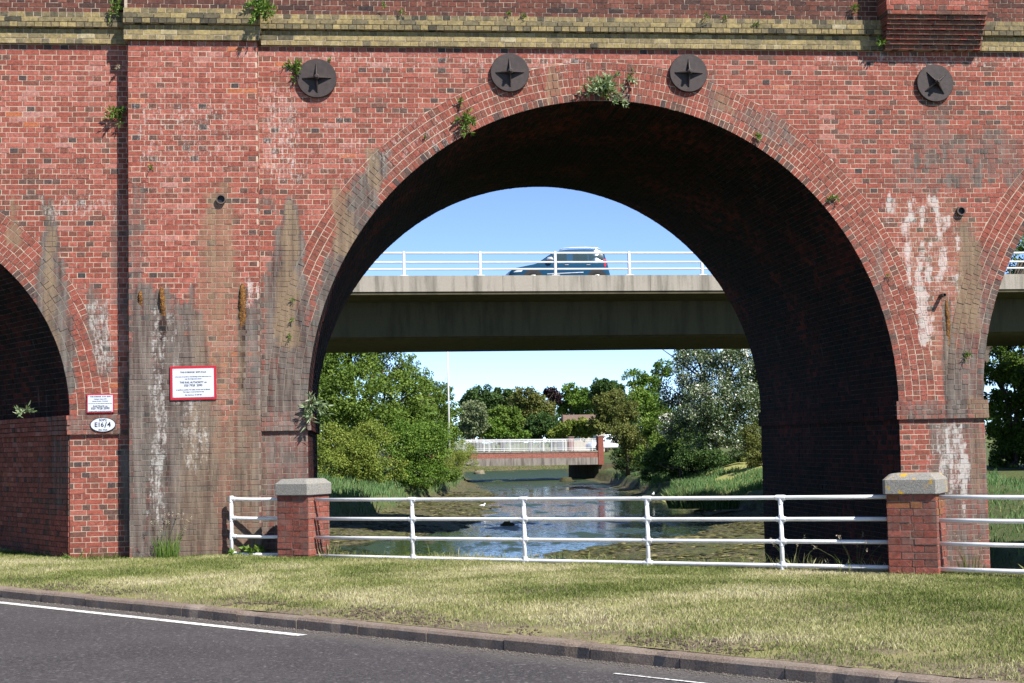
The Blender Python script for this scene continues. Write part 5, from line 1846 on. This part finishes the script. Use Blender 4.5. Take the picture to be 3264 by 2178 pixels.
# far-off wood closing the view behind the single trees
r_ = np.random.default_rng(88)
nw = 34000
cxw = r_.uniform(-60, 130, 90)
cyw = r_.uniform(285, 315, 90)
czw = r_.uniform(0.5, 8.8, 90)
pk_ = r_.integers(0, 90, nw)
vv = r_.normal(size=(nw, 3))
vv /= np.linalg.norm(vv, axis=1, keepdims=True)
Pw = np.stack([cxw[pk_], cyw[pk_], czw[pk_]], 1) + vv * r_.uniform(2.2, 4.2, (nw, 1)) * np.array((1.2, 1, .9))
V, F, tn = leaf_cards(Pw, vv + r_.normal(0, .8, (nw, 3)), r_.uniform(.5, 1.0, nw), r_.uniform(.22, .4, nw), np.clip(r_.normal(.4, .2, nw) + (pk_ % 7 - 3) * .06, 0, 1))
tag(mobj('far_wood', V, F, MAT['leaf_dark'], attrs={'tone': tn}), 'distant dark wood closing the view beyond the river', 'wood', kind='stuff')

# reeds and long grass on the banks
def bank_grass(name, label, n, cond, h, w, seed, mat='leaf_reed', lo=(-14, 14), hi=(22, 118)):
    r_ = np.random.default_rng(seed)
    X = r_.uniform(lo[0], hi[0], n * 6)
    Y = r_.uniform(lo[1], hi[1], n * 6)
    k = cond(X, Y)
    X, Y = X[k][:n], Y[k][:n]
    n = len(X)
    Z = terrain(X, Y)
    tuft = .5 + fbm(X * 1.2, Y * 1.2, 130)
    hh = h * r_.uniform(.5, 1.1, n) * tuft
    a = r_.uniform(0, 2 * math.pi, n)
    out = hh * r_.uniform(.1, .7, n)
    B = np.stack([X, Y, Z - .03], 1)
    T_ = B + np.stack([np.cos(a) * out, np.sin(a) * out, hh], 1)
    M_ = (B + T_) / 2 + np.stack([0 * a, 0 * a, hh * .14], 1)
    sa = r_.normal(0, .5, n)
    S = np.stack([np.cos(sa), np.sin(sa), 0 * sa], 1) * w
    V = np.stack([B - S, B + S, M_ + S * .8, T_, M_ - S * .8], 1).reshape(-1, 3)
    tn = np.clip(r_.normal(.5, .2, n) + (tuft - 1) * .5, 0, 1)
    o = mobj(name, V, np.arange(n * 5).reshape(-1, 5), MAT[mat], attrs={'tone': np.repeat(tn, 5)})
    return tag(o, label, 'grass', kind='stuff')


bank_grass('bank_grass', 'long blue green grass along the left river bank', 26000, lambda X, Y: (terrain(X, Y) > -1.95) & (X < 8) & (X > -10), .55, .022, 5, lo=(-10, 52), hi=(11, 150))
bank_grass('bank_grass', 'shaded long grass along the right river bank', 26000, lambda X, Y: (terrain(X, Y) > -1.9) & (X > 9) & (X < 21) & (fbm(X * .3, Y * .3, 9) > .42), .42, .022, 6, lo=(9, 28), hi=(32, 140))
bank_grass('bank_grass', 'grass on the bank behind the right pier', 7000, lambda X, Y: (terrain(X, Y) > -1.7) & (X > 4), .20, .014, 7, lo=(5, 9), hi=(22, 30))
gm = at_depth(1600, 1115, 76)
for i, (x, y, d, hh, n, sp, lb) in enumerate(((1585, 1122, 86, 1.15, 2600, 1.25, 'big sunlit mound of green grass on the right bank'), (1650, 1132, 81, .9, 1500, 1.0, 'smaller grass mound in front of the big sunlit mound'))):
    P = at_depth(x, y, d)
    grass_tuft('grass_mound', lb, (P[0], P[1], float(terrain(np.array(P[0]), np.array(P[1]))) + .25), n, hh, .018, sp, 'leaf_reed', 0, 'grass mound', 'grass mounds on the right bank', .7)
# sunlit clearing on the right bank
P = at_depth(1715, 1085, 98)
cgx, cgy = np.meshgrid(np.linspace(-5, 9, 24), np.linspace(-12, 14, 24))
cgx, cgy = cgx + P[0], cgy + P[1]
cgz = terrain(cgx, cgy) + .05
V = np.stack([cgx, cgy, cgz], 2).reshape(-1, 3)
I = np.arange(576).reshape(24, 24)
CF = np.stack([I[:-1, :-1], I[:-1, 1:], I[1:, 1:], I[1:, :-1]], 2).reshape(-1, 4)
t = NT('mown_clearing')
p = t.pos()
c = t.mix(t.noise(p, 3, 5), (0.17, 0.19, 0.05), (0.38, 0.36, 0.14))
MAT['clearing'] = t.bsdf(c, 0.95, 0.1)
tag(mobj('mown_path', V, CF, MAT['clearing'], smooth=True), kind='structure')

# weed and debris lying on the mud
r_ = np.random.default_rng(66)
nmw = 60000
xm, ym = r_.uniform(-10, 20, nmw), r_.uniform(14, 100, nmw)
zm = terrain(xm, ym)
km = (zm > ZW + .01) & (zm < -1.75) & (fbm(xm * .9, ym * .6, 201) > .47)
xm, ym, zm = xm[km][:14000], ym[km][:14000], zm[km][:14000]
nmw = len(xm)
rm = r_.uniform(.03, .13, nmw)
V = (o8[None] * (rm[:, None, None] * r_.uniform(.5, 1.5, (nmw, 6, 1)) * np.array((1.3, 1, .28))) + np.stack([xm, ym, zm + .01], 1)[:, None]).reshape(-1, 3)
F = (f8[None] + (np.arange(nmw) * 6)[:, None, None]).reshape(-1, 3)
tag(mobj('mud_weed', V, F, MAT['leaf_weed'], attrs={'tone': np.repeat(r_.random(nmw), 6)}), 'dark and olive weed scattered over the tidal mud', 'weed', kind='stuff')

# rocks and weed lumps on the mud
rk = random.Random(11)
MAT['rock'] = simple('mud_stone', (0.17, 0.145, 0.10), 0.9, 0.2, var=0.4, scale=9, bump=.4)
MAT['weedlump'] = simple('weed_lump', (0.055, 0.05, 0.022), 0.9, 0.2, var=0.5, scale=9, bump=.5)


def rock(label, x, y, z, r, mat, group):
    n1, n2 = 7, 10
    V, F = [(0, 0, r * .55)], []
    for i in range(1, n1):
        th = math.pi * .62 * i / (n1 - 1)
        for k in range(n2):
            a = 2 * math.pi * k / n2
            q = r * (1 + rk.uniform(-.22, .22))
            V.append((q * math.sin(th) * math.cos(a), q * math.sin(th) * math.sin(a) * .8, q * math.cos(th) * .55))
    F = [(0, 1 + k, 1 + (k + 1) % n2) for k in range(n2)]
    for i in range(n1 - 2):
        for k in range(n2):
            F.append((1 + i * n2 + k, 1 + (i + 1) * n2 + k, 1 + (i + 1) * n2 + (k + 1) % n2, 1 + i * n2 + (k + 1) % n2))
    o = mobj('rock', V, F, MAT[mat], None, True, loc=(x, y, z))
    return tag(o, label, 'rock', group)


for xd, yd, r, mt, lb in ((815, 1180, .42, 'rock', 'pale boulder on the left mud under the railing'), (795, 1168, .30, 'rock', 'smaller pale boulder left of the pale boulder on the mud'), (1165, 1206, .34, 'weedlump', 'dark weed covered lump in the water behind the second post'),
                          (905, 1222, .50, 'weedlump', 'weed covered mound at the left water edge'), (985, 1240, .28, 'weedlump', 'small weed covered lump right of the weed covered mound'), (1120, 1238, .25, 'weedlump', 'low weed lump between the first and second posts'),
                          (1300, 1105, .75, 'weedlump', 'dark snag of debris in the water before the footbridge'), (1100, 1088, .8, 'rock', 'pale low islet in the green water beyond the footbridge')):
    P = on_z(xd, yd, ZW)
    rock(lb, P[0], P[1], ZW if 'islet' not in lb else ZW + .02, r, mt, 'stones and lumps in the river')


def gull(px, py, Z, label, s_=1.0, rz=0.6):
    P = on_z(px, py, Z)
    root = empty('gull', (P[0], P[1], Z), label, 'gull', 'gulls by the river', rz=rz)
    pts = [(-.20, 0, .20), (-.12, 0, .19), (0, 0, .175), (.10, 0, .19), (.15, 0, .235), (.17, 0, .275), (.205, 0, .295), (.235, 0, .285)]
    rad = [.012, .05, .078, .068, .045, .036, .036, .014]
    MB().tube([tuple(np.array(q) * s_) for q in pts], [q * s_ for q in rad], 10).obj('body', MAT['gull_white'], root, True)
    for sd in (-1, 1):
        V = [np.array(q) * s_ for q in ((.09, sd * .06, .225), (.0, sd * .083, .235), (-.13, sd * .055, .225), (-.24, sd * .02, .21), (-.12, sd * .075, .175), (.02, sd * .09, .165), (.02, sd * .07, .19))]
        mobj('wing', V, [(0, 1, 5), (1, 2, 4, 5), (2, 3, 4), (0, 5, 6)], MAT['gull_grey'], root, True)
        MB().tube([(0, sd * .02 * s_, .12 * s_), (.01 * s_, sd * .02 * s_, 0)], .006 * s_, 5).obj('leg', MAT['beak'], root)
    MB().tube([tuple(np.array((.235, 0, .287)) * s_), tuple(np.array((.275, 0, .278)) * s_)], [.011 * s_, .003 * s_], 6).obj('beak', MAT['beak'], root)


gull(1107, 1168, -2.2, 'white gull standing on the left mud between the first two posts', 1.0)
gull(1499, 1142, -2.1, 'white gull standing on the far mud above the third post', 1.05, 1.2)

# ------------------------------------------------------------------ concrete road bridge
BO = at_depth(1277, 632, 63.0)
BA = math.atan2(0.048, 0.999)
BZ = BO[2]
MBr = Matrix.Translation((BO[0], BO[1], BZ)) @ Matrix.Rotation(BA, 4, 'Z')
bridge = empty('road_bridge', (0, 0, 0), 'concrete road bridge crossing the river behind the viaduct', 'bridge')


def bpart(name, mat, prof, x0=-40, x1=40, seg=2.0):
    """profile (y, z) run along the bridge"""
    n = len(prof)
    k = int((x1 - x0) / seg)
    V = [MBr @ Vector((x0 + (x1 - x0) * i / k, y, z)) for i in range(k + 1) for y, z in prof]
    F = [(i * n + j, i * n + (j + 1) % n, (i + 1) * n + (j + 1) % n, (i + 1) * n + j) for i in range(k) for j in range(n)]
    F += [tuple(range(n - 1, -1, -1)), tuple(range(k * n, k * n + n))]
    return mobj(name, V, F, mat, bridge)


for i in range(-7, 7):
    x0 = i * 6.1 - 2.2
    bpart('parapet_panel', MAT['concrete'], [(0, -.64), (0, 0), (.42, 0), (.42, -.5), (.42, -.64)], x0 + .006, x0 + 6.094, 6.0)
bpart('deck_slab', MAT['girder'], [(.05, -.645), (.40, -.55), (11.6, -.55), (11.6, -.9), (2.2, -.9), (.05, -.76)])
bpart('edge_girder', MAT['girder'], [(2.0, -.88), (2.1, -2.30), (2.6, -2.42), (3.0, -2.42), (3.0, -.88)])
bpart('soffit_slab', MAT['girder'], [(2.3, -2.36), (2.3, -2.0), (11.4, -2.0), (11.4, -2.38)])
bpart('rear_parapet', MAT['concrete'], [(11.6, -.9), (11.2, -.9), (11.2, -.25), (11.6, -.25)])
bpart('road_surface', MAT['asphalt'], [(.42, -.36), (11.2, -.36), (11.2, -.54), (.42, -.54)])
for sx in (-1, 1):
    V = MB().box(-1.0, 1.0, .6, 11.2, -11.5, -.92, MBr @ Matrix.Translation((sx * 30, 0, 0))).obj('abutment', MAT['concrete_far'], bridge)
# bridge railing: posts and three rails, bay by bay
brail = empty('bridge_railing', (0, 0, 0), 'three bar pale metal railing on the edge of the concrete road bridge', 'railing')
for i in range(-9, 10):
    x = i * 3.08
    MB().box(x - .055, x + .055, .15, .27, 0.0, 1.0, MBr, .012).obj('post', MAT['galv'], brail)
    MB().box(x - .16, x + .16, .09, .33, -.005, .035, MBr).obj('base_plate', MAT['galv'], brail)
    for z, hgt_ in ((.93, .085), (.555, .075), (.275, .075)):
        MB().box(x + .06, x + 3.02, .155, .225, z - hgt_ / 2, z + hgt_ / 2, MBr, .02).obj('rail', MAT['galv'], brail)


# ------------------------------------------------------------------ cars
def make_car(label, M, paint):
    root = empty('parked_car' if paint == 'car_white' else 'car', (0, 0, 0), label, 'car')
    root.matrix_world = M
    S = 0.00275
    top = [(335, 596), (345, 560), (365, 515), (420, 480), (600, 446), (740, 418), (800, 388), (880, 332), (960, 279), (1040, 240), (1130, 207), (1250, 192), (1500, 186), (1700, 191), (1762, 225), (1795, 290), (1832, 420), (1842, 480), (1872, 560), (1875, 600)]
    tx = np.array([(a - 335) * S for a, b in top])
    tz = np.array([1.67 - (b - 182) * S for a, b in top])
    tx[0] = 0.0
    X = np.concatenate([[0, .02, .06, .12, .23, .40], np.linspace(.55, 3.95, 46), [4.02, 4.08, 4.12, 4.16, 4.2, 4.22]])
    ztop = np.interp(X, tx, tz)
    belt = np.interp(X, [0, 1.2, 1.35, 3.9, 4.22], [.9, 1.03, 1.06, 1.10, 1.10])
    half = np.interp(X, [0, .08, .3, .8, 3.6, 4.0, 4.15, 4.22], [.55, .70, .83, .89, .89, .84, .76, .68])

    def section(i):
        zt, b, h = ztop[i], min(belt[i], ztop[i] - .02), half[i]
        zt = max(zt, .56)
        b = max(b, .5)
        cab = max(0.0, (zt - b) / .6)
        rw = h - .03 - .20 * min(1, cab)
        pts = [(0, .22), (h * .8, .22), (h * .97, .34), (h, .52 if zt > .7 else .45), (h * .995, (b + .5) / 2), (h * .97, b - .03), (h * .955, b),
               (rw + (h * .95 - rw) * .45, b + (zt - b) * .55), (rw, zt - .05 * min(1, cab + .3)), (rw * .85, zt - .012), (rw * .45, zt), (0, zt + .004)]
        return pts
    n = len(section(0))
    V = []
    for i in range(len(X)):
        sc_ = section(i)
        V += [(X[i], y, z) for y, z in sc_] + [(X[i], -y, z) for y, z in sc_]
    F = []
    for i in range(len(X) - 1):
        for side_ in (0, 1):
            for j in range(n - 1):
                a = i * 2 * n + side_ * n + j
                q = (a, a + 2 * n, a + 2 * n + 1, a + 1)
                F.append(q if side_ else q[::-1])
    for i in (0, len(X) - 1):
        for j in range(n - 1):
            a = i * 2 * n + j
            F.append((a, a + 1, a + n + 1, a + n) if i == 0 else (a + n, a + n + 1, a + 1, a))
    auto_smooth(mobj('body', V, F, MAT[paint], root), 40)

    def yat(x, z):
        i = int(np.argmin(np.abs(X - x)))
        sc_ = section(i)
        zz_ = [q[1] for q in sc_[3:9]]
        yy_ = [q[0] for q in sc_[3:9]]
        return float(np.interp(z, zz_, yy_))

    def panel(name, pts, mat, off=.006):
        for sd in (1, -1):
            c_ = np.mean(np.array(pts), 0)
            V = [(x, sd * (yat(x, z) + off), z) for x, z in pts] + [(c_[0], sd * (yat(c_[0], c_[1]) + off), c_[1])]
            k = len(pts)
            F = [((i + 1) % k, i, k) if sd > 0 else (i, (i + 1) % k, k) for i in range(k)]
            mobj(name, V, F, MAT[mat], root, True)
    zz = lambda q: 1.67 - (q - 182) * S
    xx = lambda q: (q - 335) * S
    panel('front_window', [(xx(905), zz(376)), (xx(1010), zz(284)), (xx(1060), zz(262)), (xx(1215), zz(252)), (xx(1205), zz(376))], 'glass')
    panel('rear_window', [(xx(1300), zz(376)), (xx(1305), zz(252)), (xx(1525), zz(250)), (xx(1525), zz(376))], 'glass')
    panel('quarter_window', [(xx(1545), zz(374)), (xx(1545), zz(250)), (xx(1745), zz(256)), (xx(1775), zz(374))], 'glass')
    panel('rear_lamp', [(xx(1775), zz(470)), (xx(1765), zz(350)), (xx(1805), zz(352)), (xx(1826), zz(470))], 'lamp_red', .012)
    panel('head_lamp', [(xx(400), zz(545)), (xx(455), zz(512)), (xx(540), zz(514)), (xx(515), zz(540))], 'lamp_clear', .012)
    panel('side_strip', [(xx(900), zz(580)), (xx(900), zz(570)), (xx(1450), zz(545)), (xx(1450), zz(556))], 'silver', .012)
    for a in (1190, 1520):
        panel('door_handle', [(xx(a - 35), zz(444)), (xx(a - 25), zz(432)), (xx(a + 35), zz(432)), (xx(a + 30), zz(448))], 'plastic', .012)
        panel('handle_bar', [(xx(a - 20), zz(441)), (xx(a - 20), zz(436)), (xx(a + 36), zz(434)), (xx(a + 36), zz(440))], 'silver', .022)
    i0 = [int(np.argmin(np.abs(X - q))) for q in (xx(805), xx(1035))]
    V, F = [], []
    for x in np.linspace(xx(812), xx(1030), 6):
        i = int(np.argmin(np.abs(X - x)))
        zt = float(np.interp(x, tx, tz)) + .006
        w_ = half[i] * .80 - .14 * (x - xx(812)) / (xx(1030) - xx(812))
        V += [(x, -w_, zt), (x, w_, zt)]
    F = [(2 * i, 2 * i + 2, 2 * i + 3, 2 * i + 1) for i in range(5)]
    mobj('windscreen', V, F, MAT['glass'], root, True)
    mobj('rear_screen', [(xx(1790), -.58, 1.50), (xx(1790), .58, 1.50), (xx(1830), .64, 1.10), (xx(1830), -.64, 1.10)], [(0, 1, 2, 3)], MAT['glass'], root)
    for sd in (-1, 1):
        MB().tube([(xx(1110), sd * .60, 1.60), (xx(1170), sd * .62, 1.675), (xx(1300), sd * .63, 1.70), (xx(1500), sd * .63, 1.705), (xx(1690), sd * .62, 1.69), (xx(1745), sd * .60, 1.62)], .02, 6).obj('roof_rail', MAT['silver'], root, True)
        o = MB().tube([(xx(905), sd * .86, 1.14), (xx(925), sd * .95, 1.20), (xx(960), sd * 1.0, 1.20), (xx(985), sd * .98, 1.15)], [.05, .085, .085, .05], 8).obj('door_mirror', MAT['silver'], root, True)
        for wx in (xx(690), xx(1655)):
            MB().tube([(wx, sd * .80, .36), (wx, sd * .897, .36)], [.43, .43], 24).obj('wheel_arch', MAT['plastic'], root)
            w = empty('wheel', (wx, sd * .84, .33))
            w.parent = root
            auto_smooth(MB().tube([(0, sd * -.10, 0), (0, sd * -.09, 0), (0, sd * .055, 0), (0, sd * .068, 0)], [.30, .33, .33, .30], 28).obj('tyre', MAT['tyre'], w))
            mb = MB().tube([(0, sd * .05, 0), (0, sd * .072, 0)], [.07, .06], 12)
            for k in range(5):
                a = k * 2 * math.pi / 5 + .3
                mb.tube([(0.04 * math.cos(a), sd * .066, .04 * math.sin(a)), (.20 * math.cos(a), sd * .070, .20 * math.sin(a))], [.032, .028], 6)
            R_ = [(.215 * math.cos(2 * math.pi * k / 24), sd * .066, .215 * math.sin(2 * math.pi * k / 24)) for k in range(25)]
            mb.tube(R_, .016, 6)
            mb.obj('rim', MAT['alloy'], w, True)
    MB().tube([(xx(1640), 0, 1.675), (xx(1668), 0, 1.80)], .006, 5).obj('aerial', MAT['plastic'], root)
    return root


cx0 = at_depth(1160, 632, 65.5)
loc_y = (MBr.inverted() @ Vector(cx0)).y
make_car('dark blue estate car driving left across the road bridge', Matrix.Translation(MBr @ Vector(((MBr.inverted() @ Vector(cx0)).x, 2.6, -.36))) @ Matrix.Rotation(BA, 4, 'Z') @ Matrix.Scale(1.02, 4), 'car_blue')

# ------------------------------------------------------------------ footbridge far down the river
FL, FR_ = at_depth(1062, 1035, 158), at_depth(1374, 1034, 163)
fv = FR_ - FL
FLEN = math.hypot(fv[0], fv[1])
FA = math.atan2(fv[1], fv[0])
FZ = (FL[2] + FR_[2]) / 2
FS = 158 / 140.0
FLEN /= FS
MF = Matrix.Translation((FL[0], FL[1], FZ)) @ Matrix.Rotation(FA, 4, 'Z') @ Matrix.Rotation(0.010, 4, 'Y') @ Matrix.Scale(FS, 4)
foot = empty('footbridge', (0, 0, 0), 'low brick and concrete bridge with white railings far down the river', 'bridge')
MB().box(-7, FLEN, 0, 8, -.12, 0, MF).obj('deck_edge', MAT['concrete_far'], foot)
fb = Bricks()
for i in range(7):
    course(fb, -7, FLEN, -.62 + i * .0715, -.62 + (i + 1) * .0715, .05, i % 2 == 0, off=HL / 2 if i % 2 else 0, tonef=lambda: random.uniform(.3, .75))
o = fb.build('brick', 'fascia_brickwork', MAT['brick'], foot, 0, paint=False)
o.matrix_world = MF
o = MB().box(-7, FLEN, .056, 8, -.62, -.12, MF).obj('fascia_mortar', MAT['mortar'], foot)
setattrs(o.data, {'stain': np.zeros((8, 4))})
MB().box(-7, FLEN, .02, 7.9, -1.28, -.62, MF).obj('beam', MAT['concrete_far'], foot)
MB().box(FLEN + .1, FLEN + 4, .3, 7.9, -4, -1.28, MF).obj('abutment', MAT['girder'], foot)  # dark girder concrete here puts the shade of the trees into the colour
MB().box(-9, -6, .1, 7.9, -4, -1.28, MF).obj('abutment', MAT['concrete_far'], foot)
for yy_, x1_ in ((.18, FLEN - .2), (7.6, FLEN - .2)):
    rl = MB().box(-7, x1_, yy_ - .025, yy_ + .025, 1.06, 1.12, MF).box(-7, x1_, yy_ - .02, yy_ + .02, .90, .94, MF).box(-7, x1_, yy_ - .02, yy_ + .02, .08, .12, MF).box(-7, x1_, yy_ - .02, yy_ + .02, .26, .30, MF).obj('railing_bars', MAT['rail_white'], foot)
    x = -1.5
    me_b = None
    while x < x1_:
        post = (int(round((x + 1.5) / .135)) % 15 == 0)
        w_ = .032 if post else .011
        o = MB().box(-w_, w_, -w_, w_, -.02 if post else .1, 1.06).obj('post' if post else 'baluster', MAT['rail_white'], rl)
        o.matrix_world = MF @ Matrix.Translation((x, yy_, 0))
        x += .135
for yy_ in (.2, 7.6):
    o = MB().box(FLEN - .05, FLEN + .48, yy_ - .25, yy_ + .25, -1.3, 1.30, MF).obj('pillar', MAT['brick'], foot)
    setattrs(o.data, {'tone': np.full(8, .36), 'stain': np.zeros((8, 4))})
    MB().box(FLEN - .09, FLEN + .52, yy_ - .29, yy_ + .29, 1.30, 1.38, MF).obj('pillar_cap', MAT['concrete_far'], foot)
Pc = MF @ Vector((FLEN + .75, 4.5, -.02))
make_car('white car half hidden behind the right end of the footbridge', Matrix.Translation(Pc) @ Matrix.Rotation(FA, 4, 'Z'), 'car_white')
# road side white fence to the right of the footbridge
fn = empty('post_and_rail_fence', (0, 0, 0), 'white post and rail fence among the trees right of the footbridge', 'fence')
fa, fb_ = at_depth(1480, 1018, 150), at_depth(1548, 1018, 147)
for k in range(5):
    q = fa + (fb_ - fa) * k / 4
    MB().box(q[0] - .05, q[0] + .05, q[1] - .05, q[1] + .05, q[2] - 1.0, q[2] + .45).obj('post', MAT['rail_white'], fn)
for dz in (.35, -.1):
    MB().tube([fa + np.array((0, -.06, dz)), fb_ + np.array((0, -.06, dz))], .05, 4).obj('rail', MAT['rail_white'], fn)

# house roof among the far trees
hp = at_depth(1322, 985, 268)
house = empty('house', (hp[0], hp[1], 0), 'house with brown tiled roof among the far trees', 'house', rz=.08)
house.scale = (1.05, 1.05, 1.2)
MB().box(-2.6, 4.5, -3, 3, -1.5, 3.3).obj('wall', MAT['render'], house)
MB().add([(-2.9, -3.4, 3.2), (4.8, -3.4, 3.2), (4.8, 0, 5.15), (-2.2, 0, 5.15), (4.8, 3.4, 3.2), (-2.9, 3.4, 3.2), (-2.9, -3.4, 3.05), (4.8, -3.4, 3.05)], [(0, 1, 2, 3), (3, 2, 4, 5), (6, 7, 1, 0), (0, 3, 5)]).obj('roof', MAT['roof'], house)
MB().box(-3.0, -2.1, -3.5, -3.42, 3.0, 3.2).tube([(-2.95, -3.45, 3.15), (-2.25, 0, 5.25)], .12, 4).obj('barge_board', MAT['timber'], house)
for x in (-1.2, 1.6):
    o = MB().box(x, x + 1.2, -3.05, -3.0, 1.4, 2.6).obj('window', MAT['render'], house)
    MB().box(x + .08, x + 1.12, -3.06, -3.04, 1.48, 2.52).obj('pane', MAT['window'], o)
# tall pale pole behind the left trees
pp = at_depth(1029, 890, 124)
pl = empty('lamp_post', (pp[0], pp[1], -1), 'tall thin white pole rising behind the left bank trees', 'pole')
MB().tube([(0, 0, 0), (0, 0, 6), (-.02, 0, 11.6)], [.085, .072, .055], 8).obj('shaft', MAT['galv'], pl, True)
MB().tube([(-.02, 0, 11.55), (-.02, -.5, 11.8), (-.02, -1.1, 11.85)], [.07, .06, .05], 8).obj('bracket', MAT['galv'], pl, True)
MB().box(-.12, .12, -1.6, -1.0, 11.80, 11.92, None, .03).obj('lantern', MAT['galv'], pl)

# ------------------------------------------------------------------ litter and clods on the verge
for i, (x, y, r, mt, lb) in enumerate(((1700, 1395, .03, 'rock', 'small stone chip on the verge behind the kerb'),)):
    pass
